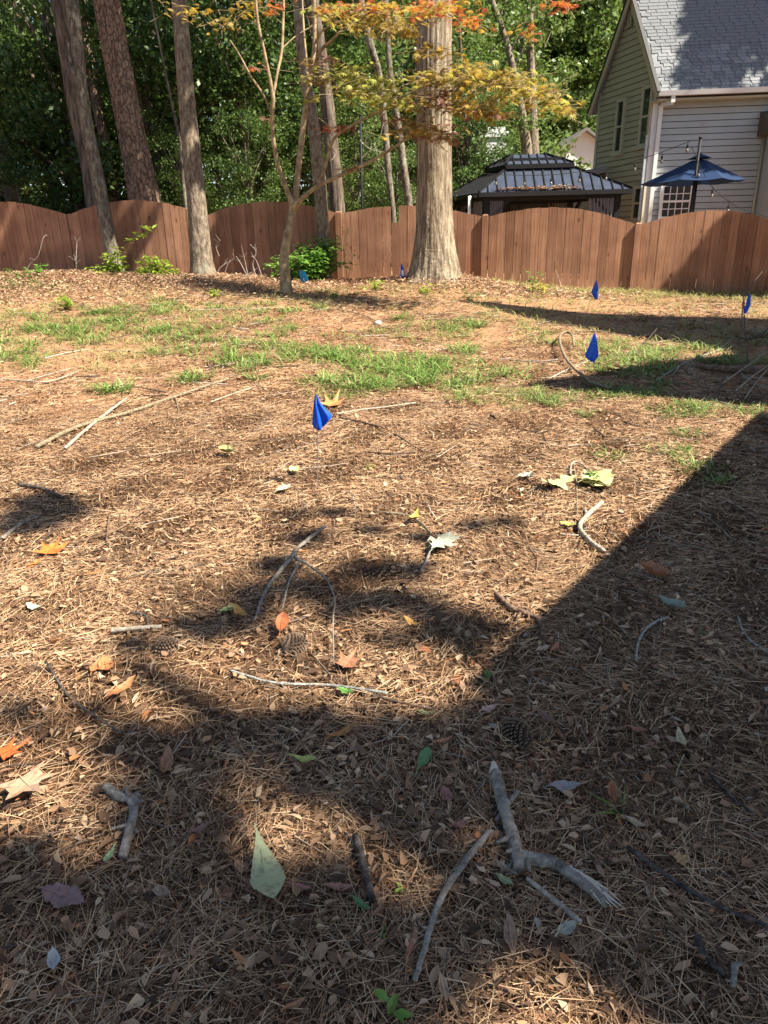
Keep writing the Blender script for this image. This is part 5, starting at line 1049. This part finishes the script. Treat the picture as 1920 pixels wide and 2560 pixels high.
S('dark mossy stick at the lower right shade', [(1738, 2362), (1758, 2410), (1806, 2462)], .007, .006, 'dark')
S('small grey forked stub at the lower right corner', [(1832, 2432), (1828, 2490)], .007, .005, 'grey', 'fallen_branch', forks=[([(1830, 2440), (1848, 2428)], .004, .003)], cat='branch')
S('pale stick just right of the nearest blue flag', [(842, 1042), (900, 1032), (960, 1025), (1040, 1014)], .006, .007, 'pale')
S('dark brown stick below the pale stick near the nearest flag', [(850, 1052), (900, 1062), (960, 1078)], .010, .008, 'brown')
S('reddish brown stick in the middle straw', [(920, 1138), (985, 1142), (1042, 1138)], .007, .007, 'brown')
S('curved bare twig arching to the whitish oak leaf', [(962, 1292), (1020, 1300), (1060, 1325), (1092, 1372)], .006, .005, 'tan')
S('short grey stick under the whitish oak leaf', [(1076, 1368), (1070, 1405), (1052, 1440)], .007, .006)
S('flaking brown branch piece below the lobed oak leaves', [(1504, 1268), (1468, 1300), (1448, 1330), (1470, 1362), (1508, 1392)], .012, .011, 'pale', 'fallen_branch', forks=[([(1465, 1302), (1462, 1285)], .007, .005)], cat='branch')
S('thin stalk running down from the lobed oak leaves', [(1432, 1160), (1440, 1215), (1442, 1295)], .004, .003, 'tan')
S('looped twig above the lobed oak leaves', [(1425, 1195), (1428, 1170), (1445, 1165), (1490, 1195)], .006, .004, 'pale')
S('long thin vine crossing into the house shadow', [(1608, 1205), (1740, 1285), (1800, 1330), (1840, 1362), (1922, 1374)], .0028, .0025, 'tan')
S('upright thin dead stem in the sunny straw', [(1308, 1328), (1322, 1375), (1342, 1410), (1340, 1440)], .003, .003, 'brown')
S('long pale stick at the far left of the straw', [(-10, 952), (60, 958), (125, 960), (198, 934)], .008, .006, 'pale', 'fallen_branch', forks=[([(68, 958), (130, 940), (190, 924)], .005, .003)], cat='branch')
S('pale forked stick right of the long tan branch', [(528, 1012), (580, 992), (640, 972)], .006, .004, 'pale')
S('thin pale stick on the grass left of the maple', [(472, 780), (600, 777), (705, 774)], .010, .008, 'pale')
S('arched dead stalk on the grass right of the maple', [(770, 785), (830, 777), (900, 790), (950, 812)], .009, .005, 'tan')
S('grey stick lying left of the long shadow', [(1070, 805), (1110, 802), (1145, 795)], .014, .010, 'brown')
S('pale thin stick above the grey stick left of the long shadow', [(1075, 790), (1150, 786)], .009, .007, 'tan')
S('thick looped vine stem beside the printed blue flag', [(1434, 880, .03), (1428, 862, .07), (1412, 856, .08), (1398, 866, .07), (1402, 890, .05), (1418, 918, .03), (1448, 946, .02), (1485, 966), (1530, 978)], .012, .016, 'tan', 'vine_stem', cat='vine')
S('thin straight branch from the vine loop to the left', [(1395, 905), (1340, 910), (1270, 905)], .008, .005, 'grey')
S('pale stick passing under the vine stem', [(1370, 955), (1420, 930), (1480, 905)], .009, .007, 'pale')
S('dark twig leaning in the grass right of the printed flag', [(1550, 932), (1590, 888), (1648, 845, .12)], .006, .004, 'dark')
S('long grey stick bridging the grass to the brush heap', [(1640, 958), (1720, 910), (1800, 878), (1832, 862, .06)], .009, .005, 'lichen')
S('bowed pale stick along the clay left of the brush heap', [(1620, 866), (1690, 856), (1760, 862), (1850, 872)], .010, .008, 'tan')
S('thin stick at the left edge of the brush heap grass', [(1560, 1062), (1590, 1072), (1640, 1078)], .005, .004, 'dark')
S('short brown stick in the straw below the grass', [(1485, 1078), (1512, 1100)], .008, .007, 'brown')
S('stubby cut stick below the central grass', [(1228, 1046), (1240, 1054)], .016, .015, 'brown')
S('dark crooked twig left of the tan straw sticks', [(965, 1108), (985, 1092), (1030, 1120), (1065, 1142)], .006, .004, 'brown')
# brush heap at the right edge
stick('thick sawn log at the right edge of the yard', [(1872, 850, .02), (1990, 856, .02)], .055, .055, 'tan', 'log', cat='log', group='logs in the brush heap')
stick('long bark-covered log lying low in the brush heap', [(1735, 925), (1800, 932), (1870, 936), (1990, 948)], .028, .042, 'brown', 'log', cat='log', group='logs in the brush heap')
for lab, lst, r, mt in [('reddish upright stub beside the rightmost flag', [(1846, 868), (1848, 838, .15), (1847, 803, .36)], .010, 'brown'), ('short pale stub next to the reddish upright stub', [(1852, 870), (1853, 822, .22)], .007, 'tan'), ('black twig rising behind the rightmost flag', [(1858, 870, .1), (1852, 815, .30), (1888, 788, .5)], .006, 'dark'),
                        ('black curved twig over the sawn log', [(1845, 862, .05), (1862, 880, .1), (1890, 880, .12), (1925, 865, .2)], .009, 'dark'), ('dark stem dropping from the curved twig to the ground', [(1858, 868, .1), (1864, 890, .06), (1868, 915)], .009, 'dark'),
                        ('bundle-edge pale stick at the top of the brush heap', [(1800, 968), (1860, 940, .05), (1925, 905, .1)], .007, 'pale'), ('bleached stick lying flat in the brush heap', [(1838, 985), (1880, 960, .04), (1925, 930, .05)], .008, 'pale'), ('grey twig under the bleached stick', [(1850, 940), (1890, 968), (1925, 975)], .006, 'lichen'),
                        ('thin brown twig at the foot of the brush heap', [(1770, 978), (1830, 1000), (1925, 990)], .006, 'brown'), ('pale crossing twig low in the brush heap', [(1860, 1005), (1890, 975, .05), (1922, 950, .1)], .005, 'pale'), ('dark fork leaning out of the brush heap', [(1790, 1012), (1800, 985, .06), (1815, 960, .12)], .007, 'dark'), ('crooked grey twig on the shaded clay', [(1780, 1005), (1810, 1015), (1850, 1030)], .005, 'grey'), ('thin arching stalk before the long bark-covered log', [(1680, 945), (1710, 935, .08), (1740, 955)], .004, 'lichen')]:
    stick(lab, lst, r, r*.7, mt, group='sticks in the brush heap')
# bare twigs at the fence
for lab, lst, Y in [('bare branching twigs left of the green shrub', [[(620, 690), (612, 650), (605, 620)], [(618, 690), (600, 655), (590, 640)], [(640, 690), (632, 660), (640, 630), (625, 610)], [(600, 695), (630, 680), (650, 665)], [(655, 690), (640, 650), (628, 640)]], 11.9), ('bare curling twigs on the fence right of the straight trunk', [[(560, 690), (570, 660), (585, 645), (582, 635)], [(548, 640), (540, 615), (552, 600)], [(540, 690), (550, 670), (570, 655)]], 12.2), ('thin upright bare stem at the left fence joint', [[(192, 690), (190, 650), (192, 610), (189, 600)], [(191, 660), (186, 640)]], 12.3), ('bare hooked vine on the left fence panel', [[(60, 690), (75, 660), (95, 640), (108, 595), (118, 588)]], 12.6), ('dry looping stalks at the fence right of the pale weed', [[(1405, 740), (1400, 705), (1388, 675)], [(1380, 725), (1410, 722), (1435, 732)]], 11.6), ('thin dead branch tangle hanging between the fence and the oak', [[(905, 395), (930, 370), (950, 340), (960, 300)], [(900, 350), (925, 372), (960, 380)], [(935, 360), (945, 390)], [(830, 400), (840, 380), (825, 360)]], 12.9), ('pale fallen twigs round the foot of the small maple', [[(630, 725), (650, 742), (680, 738), (720, 750)], [(645, 745), (655, 728)], [(770, 735), (800, 745), (825, 738)]], 11.0)]:
    p0 = atY(*lst[0][0], Y); p0.z = min(p0.z, tz(p0.x, p0.y)+.02) if lst[0][0][1] > 600 else p0.z
    mb = MB()
    for br_ in lst:
        pts_ = [atY(x, y, Y+random.uniform(-.05, .05)) for x, y in br_]; q = spline([tuple(p) for p in pts_], 16); mb.tube(q, list(np.linspace(.006, .0025, 16)), 5)
        for _ in range(3):
            i = random.randrange(4, 15); p = Vector(q[i]); mb.tube([p, p+Vector((random.gauss(0, .06), 0, random.uniform(.02, .1)))], [.003, .0015], 4)
    tag(mb.build('bare_twigs', TWIG), lab, 'twigs')

# ------------------------------------------------------------------ single fallen leaves
def lance(n=12, wmax=.16, peak=.55, lobes=0, amp=0.):
    L_ = []
    for i in range(n+1):
        t = i/n; w = wmax*(math.sin(PI*t**(math.log(.5)/math.log(peak))))**.9
        if lobes: w *= (1-amp+amp*2*abs((t*lobes) % 1-.5)*1.0)*1.0
        L_.append((t, max(w, .004)))
    return L_
SH = {'lance': lance(12, .15, .5), 'spat': lance(26, .17, .66), 'oak': lance(20, .40, .58, 4, .72), 'oval': lance(12, .24, .5), 'narrow': lance(12, .10, .5)}
_lm = {}
def leafmat(col, mott=True):
    key = tuple(round(c, 3) for c in col)
    if key not in _lm:
        m, nt, bs, N, L = nodes('leaf_fallen'); n = noise(nt, 70., 4, .65)
        dk = (col[0]*.6, col[1]*.55, col[2]*.55)
        c = ramp(nt, n, [(.33, dk), (.48, col), (.8, tuple(min(1, q*1.2) for q in col))]); L(c, bs.inputs['Base Color']); bs.inputs['Roughness'].default_value = .55; bs.inputs['Specular IOR Level'].default_value = .35
        bump(nt, bs, n, .3, .004); _lm[key] = m
    return _lm[key]
def fallen(label, x0, y0, x1, y1, shape, col, up=.012, cup=.15, curl=.1, roll=0., tilt=0., name=None, width=1.):
    """leaf lying from its stalk end (photo x0,y0) to its tip (x1,y1)"""
    a = gnd(x0, y0); b = gnd(x1, y1); d = b-a; L_ = d.length; d.normalize(); s = Vector((d.y, -d.x, 0)).normalized(); nn = s.cross(d); nn = -nn if nn.z < 0 else nn
    s = (s*math.cos(roll)+nn*math.sin(roll)); nn = s.cross(d); nn = -nn if nn.z < 0 else nn
    base = a+UP*(up+.012); V = []; F = []; wv = .12 if shape == 'spat' else .28; cup = cup+random.uniform(0, .25); curl = curl+random.uniform(-.02, .08)
    if shape == 'star':
        V.append(Vector((0, 0, 0))+d*L_*.3)
        for (x, y) in palmate(5, .42, 0, 3.4): r2 = x*x+y*y; V.append((s*x*.75+d*(y*.6+.3*y))*L_*1.0+nn*(cup*r2*L_*.6+random.uniform(-.05, .05)*L_))
        k = len(V)-1; F = [(0, i+1, (i+1) % k+1) for i in range(k)]
    else:
        pr = SH[shape]; n = len(pr)
        for i, (t, w) in enumerate(pr):
            c = d*(L_*t)+nn*(curl*L_*(4*(t-.5)**2-.3)+.02*L_*math.sin(t*9)); jl, jr = (random.uniform(.96, 1.04), random.uniform(.96, 1.04)) if shape == 'spat' else (random.uniform(.88, 1.08), random.uniform(.88, 1.08)); w *= L_*width; wl, wr = wv*random.uniform(-1, 1)*w, wv*random.uniform(-1, 1)*w
            V += [c-s*w*jl+nn*(cup*w+wl), c-s*w*.5+nn*(cup*w*.2+wl*.3), c, c+s*w*.5+nn*(cup*w*.2+wr*.3), c+s*w*jr+nn*(cup*w+wr)]
        F = [(i*5+k, i*5+k+1, (i+1)*5+k+1, (i+1)*5+k) for i in range(n-1) for k in range(4)]
    me = mesh('leaf', V, F, shape != 'star'); o = link(name or 'fallen_leaf', me, leafmat(col)); o.location = base
    st = MB().tube([d*-.10*L_, d*.02*L_+nn*.004, d*L_*.5+nn*(.004 if shape == 'star' else -.3*curl*L_*.9+.003), d*L_*.94+nn*(.003+(.45*curl*L_ if shape != 'star' else .02*L_))], [.0012, .0011, .0008, .0004], 4)
    link('midrib', mesh('midrib', st.v, st.f), leafmat(tuple(min(1, c*1.25) for c in col)), o)
    return tag(o, label, 'leaf', 'single leaves on the ground')
OR, RD, BR, TN, PU, GP, YG, GR, WH = (.46, .15, .035), (.42, .07, .03), (.26, .13, .07), (.38, .25, .16), (.22, .13, .115), (.40, .42, .24), (.36, .38, .10), (.10, .19, .07), (.42, .42, .31)
FL = fallen
FL('large pale sage-green leaf with brown spots in the left foreground', 645, 2120, 692, 2312, 'spat', (.34, .36, .20), .036, .12, .05)
FL('bright orange-red lobed leaf at the left edge', 8, 1915, 92, 1880, 'star', (.50, .10, .025), .02, .2)
FL('tan lobed leaf standing over a dark hollow at the left', 60, 1980, 128, 2050, 'star', TN, .03, .3)
FL('green wedge leaf upper right of centre in the shade', 1042, 1960, 1072, 1900, 'spat', GR, .02)
FL('yellow-green spatula leaf in the shade below the sunny strip', 725, 1912, 792, 1925, 'spat', YG, .015)
FL('chestnut lance leaf in the shade right of the sunny straw', 820, 1866, 892, 1832, 'lance', (.33, .15, .05))
FL('tan leaf hanging tip-down left of the yellow-green one', 425, 1890, 415, 1965, 'lance', BR)
FL('long orange-brown leaf in the left sunny straw', 270, 1775, 345, 1718, 'lance', (.40, .17, .07), .02, .3)
FL('round orange leaf left of a matching pair', 232, 1702, 255, 1668, 'oval', (.40, .15, .06))
FL('round orange leaf right of a matching pair', 262, 1662, 276, 1700, 'oval', (.40, .16, .06))
FL('lobed pale green oak leaf left of the looped twig', 1440, 1215, 1348, 1232, 'oak', (.46, .48, .22), .03, .1, .06)
FL('lobed pale green oak leaf right of the looped twig', 1450, 1228, 1525, 1205, 'oak', (.46, .47, .20), .04, .1, .06)
FL('second lobed pale leaf pointing to the lower right', 1470, 1205, 1522, 1242, 'oak', (.48, .48, .22), .025, .1, .05)
FL('whitish lobed oak leaf on the short grey stick', 1078, 1402, 1128, 1360, 'oak', WH, .03, .1, .04)
FL('small whitish ragged leaf in the sunny straw at the right', 1292, 1208, 1330, 1198, 'oak', WH, .02)
FL('grey-green rounded leaf in the house shadow', 1640, 1520, 1706, 1556, 'spat', (.23, .26, .19), .03, .4, .12, width=1.5)
FL('curled orange-brown leaf at the house shadow edge', 1596, 1440, 1668, 1474, 'oval', (.38, .15, .07), .03, .9, .15)
FL('upright orange leaf above the open pine cone', 702, 1625, 712, 1575, 'spat', (.42, .13, .05), .04, .3, .1)
FL('red-orange pointed leaf in the left sun', 122, 1402, 162, 1368, 'star', (.52, .15, .03), .02, .25)
FL('orange fragment left of the red-orange pointed leaf', 68, 1432, 108, 1412, 'narrow', (.50, .17, .04))
FL('small orange leaf right of the red-orange pointed leaf', 222, 1450, 256, 1442, 'lance', (.48, .17, .05))
FL('rusty lobed leaf right of the open pine cone', 862, 1690, 896, 1650, 'star', (.34, .15, .08), .02, .3)
FL('yellow-orange leaf leaning on the green one in the centre shade', 588, 1542, 616, 1575, 'lance', (.45, .24, .06), .03, .3)
FL('green-grey oval leaf left of the yellow-orange one', 550, 1548, 594, 1530, 'oval', (.26, .30, .13))
FL('golden spatula leaf in the central shade', 1010, 1566, 1050, 1588, 'lance', (.42, .24, .07), .02)
FL('green leaf half under the lichen-flecked twig', 845, 1740, 885, 1752, 'oval', (.12, .26, .06))
FL('pale two-tone leaf at the left edge of the straw', 70, 1528, 108, 1538, 'oval', (.36, .44, .30))
FL('maroon leaf left of the big pine cone shade', 1340, 1800, 1392, 1838, 'lance', (.17, .085, .06), .02)
FL('copper lance leaf in the deep right shade', 1564, 1836, 1618, 1848, 'lance', (.28, .11, .07))
FL('tall brown lance leaf below the splintered stick', 1268, 2325, 1282, 2428, 'lance', (.24, .15, .10), .025)
FL('large tan crumpled leaf at the bottom left of the sunny patch', 1100, 2480, 1118, 2556, 'lance', (.40, .27, .17), .03, .4)
FL('orange upright leaf beside the long curved stick', 1020, 2430, 1032, 2380, 'lance', (.30, .12, .07), .02)
FL('small mint-green wedge leaf beside the gnarled branch', 296, 2140, 268, 2190, 'spat', (.19, .27, .16), .02)
FL('mottled purple-brown leaf at the lower left', 110, 2248, 218, 2285, 'oval', PU, .015, .1, .04)
FL('purple-brown lance leaf in the centre foreground', 468, 2115, 530, 2090, 'lance', (.20, .105, .085), .02)
FL('reddish lance leaf right of the large pale leaf', 718, 2232, 782, 2248, 'lance', (.26, .125, .09))
FL('second reddish lance leaf beyond the first', 812, 2238, 888, 2242, 'lance', (.25, .13, .09))
FL('rust leaf propped against the grass sprout', 1524, 1990, 1532, 2050, 'lance', (.27, .11, .05), .03, .3)
FL('dull red oval leaf left of the forked branch', 1108, 1990, 1124, 2035, 'oval', (.24, .11, .085))
FL('second dull red leaf left of the forked branch', 1130, 2088, 1172, 2076, 'oval', (.23, .11, .08))
FL('pale yellow lance leaf in the far right shade', 1690, 1850, 1708, 1898, 'lance', (.42, .34, .20), .02)
FL('grey lavender leaf above the forked branch arm', 1370, 1988, 1450, 1985, 'oval', (.27, .235, .22))
FL('silvery oval leaf standing in the lower left shade', 140, 2405, 145, 2462, 'oval', (.36, .35, .33), .02)
FL('brown curled leaf at the bottom centre', 712, 2560, 770, 2530, 'lance', (.28, .14, .07), .02)
FL('olive oval leaf under the forked branch', 1240, 2210, 1282, 2238, 'oval', (.24, .25, .13), .012)
FL('dark lobed leaf left of the olive one', 1238, 2175, 1290, 2215, 'oak', (.19, .16, .12), .012)
FL('tan tilted leaf in front of the orange propped leaf', 1560, 2065, 1610, 2090, 'oval', (.33, .24, .16))
FL('golden brown lobed leaf in the right foreground', 1690, 2185, 1722, 2165, 'star', (.36, .22, .09), .02)
FL('grey-green broad leaf fragment below the short pale stick', 1390, 2362, 1440, 2330, 'oval', (.30, .30, .23))
FL('orange lobed leaf beside the nearest blue flag', 826, 1025, 852, 1008, 'star', (.50, .20, .07), .02, .3)
FL('curled olive leaf above the flag shadow', 548, 1140, 590, 1150, 'oval', (.34, .32, .13), .03, .7, .1)
FL('pale folded leaf right of the flag shadow', 730, 1182, 746, 1198, 'oval', (.48, .47, .22), .02, .5)
FL('whitish split leaf below the flag shadow', 690, 1245, 728, 1230, 'oak', (.50, .49, .30), .02)
FL('yellow wedge leaf above the whitish oak leaf', 1046, 1298, 1028, 1325, 'spat', (.50, .40, .08), .03, .3)
FL('olive scrap of leaf in the sun right of centre', 1398, 1320, 1440, 1328, 'oval', (.36, .34, .10))
FL('tan oval leaf at the shadow line', 1340, 1650, 1372, 1640, 'oval', (.40, .27, .19), .02)
FL('russet leaf beside the tan one at the shadow line', 1376, 1652, 1396, 1630, 'lance', (.36, .14, .08), .02)
FL('pinkish oval leaf near the big pine cone', 1200, 1805, 1240, 1790, 'oval', (.40, .26, .21), .02)
FL('olive lance leaf left of the big pine cone', 1040, 1800, 1092, 1806, 'lance', (.23, .23, .10), .015)
FL('rusty lance leaf below the olive lance leaf', 1085, 1880, 1130, 1868, 'lance', (.36, .17, .08), .015)
FL('green blade leaf leaning at the bottom centre', 882, 2275, 930, 2310, 'lance', (.07, .15, .06), .02)

g_ = gnd(1562, 2045); V, F = blades(g_.x, g_.y, 9, .006, .075, .0045, .8)
tag(link('grass_sprout', npmesh('grass_sprout', V, F), GRASS), 'small green grass sprout beside the propped rust leaf', 'plant')
# ------------------------------------------------------------------ pine cones, clay clods, stones
CONE = plain('cone_scales', (.14, .092, .06), .8, .4, 60., bmp=.3); CONEC = plain('cone_core', (.06, .04, .03), .9)
def cone(label, x, y, ax_px, L_, R_, opened, sc=1.):
    b = gnd(x, y); e = gnd(*ax_px); d = (e-b).normalized(); c = b+UP*(R_*.55+.004); s = Vector((d.y, -d.x, 0)).normalized(); n_ = s.cross(d)
    root = tag(empty('pine_cone', c), label, 'pine cone', 'pine cones in the straw'); prof = lambda t: R_*(math.sin(PI*(.08+.9*t))**.7)*(1-.25*t)
    co = MB().tube([d*L_*(t-.5) for t in np.linspace(0, 1, 9)], [prof(t)*.72 for t in np.linspace(0, 1, 9)], 10); o = co.build('core', CONEC, root, True)
    mb = MB(); rows = 15
    for j in range(rows):
        t = .03+.95*j/rows; rr = prof(t); m_ = max(5, int(2*PI*rr/(.0135)))
        for k in range(m_):
            a = 2*PI*(k+.5*(j % 2))/m_; rad = s*math.cos(a)+n_*math.sin(a); tn = s*-math.sin(a)+n_*math.cos(a); p = d*L_*(t-.5)
            w = .0075; l = .014; o_ = .0035+opened*.006
            q = [p+rad*rr*.72, p+rad*(rr*.95)+tn*w+d*l*.45, p+rad*(rr+o_)+tn*w*.5+d*l*.8, p+rad*(rr+o_*1.4)+d*l*.95, p+rad*(rr+o_)-tn*w*.5+d*l*.8, p+rad*(rr*.95)-tn*w+d*l*.45, p+rad*(rr+o_*1.8)+d*l*.62]
            mb.add(q, [(0, 1, 6), (1, 2, 6), (2, 3, 6), (3, 4, 6), (4, 5, 6), (5, 0, 6), (3, 2, 1, 0, 5, 4)])
    o = mb.build('scales', CONE, root); tag(o, kind='stuff')
cone('dark closed pine cone at the edge of the house shadow', 1292, 1850, (1318, 1885), .105, .027, .3)
cone('round open pine cone under the forked twig', 735, 1628, (775, 1612), .075, .028, 1.)
cone('weathered flat pine cone beside the stubby pale stick', 415, 1628, (455, 1624), .075, .022, .8)
CLAY = plain('clay_clod', (.36, .13, .065), .95, .3, 50., bmp=.6); ROCK = plain('rock_tan', (.50, .38, .25), .9, .3, 12., bmp=.5)
def clod(name, label, x, y, r, mat, cat, group=None, sc=(1, .8, .6)):
    p = gnd(x, y); V = []; F = []; nu, nv = 14, 9; ph = [random.uniform(0, 6) for _ in range(5)]
    for j in range(nv+1):
        th = PI*j/nv
        for i in range(nu):
            f = 2*PI*i/nu; k = r*(1+.16*math.sin(3*f+ph[0]+2*th)+.12*math.sin(2*f-3*th+ph[1])+.08*math.sin(5*f+4*th+ph[2])+random.uniform(-.05, .05))
            V.append((k*sc[0]*math.sin(th)*math.cos(f), k*sc[1]*math.sin(th)*math.sin(f), k*sc[2]*math.cos(th)))
    F = [(j*nu+i, (j+1)*nu+i, (j+1)*nu+(i+1) % nu, j*nu+(i+1) % nu) for j in range(nv) for i in range(nu)]
    o = link(name, mesh(name, V, F, True), mat); o.location = p+UP*r*sc[2]*.45; return tag(o, label, cat, group)
clod('clay_clod', 'oblong orange clay lump in the central shade', 1055, 1628, .018, CLAY, 'clod', 'clay clods', (1.5, .8, .6))
clod('clay_clod', 'small rounded clay lump right of the oblong one', 1174, 1660, .013, CLAY, 'clod', 'clay clods')
clod('clay_clod', 'darker clay lump nearest the house shadow', 1222, 1664, .014, CLAY, 'clod', 'clay clods')
clod('clay_clod', 'crumbled bright clay in the sun spot left of the rosette weed', 1140, 1700, .016, CLAY, 'clod', 'clay clods', (1.4, 1.1, .4))
clod('rock', 'pale tan rock on the litter left of the oak', 968, 694, .11, ROCK, 'rock', None, (1, .8, .9))
clod('rock', 'small grey stone on the grass below the oak', 945, 812, .05, plain('stone_grey', (.34, .33, .31), .9, .3, 20.), 'rock')
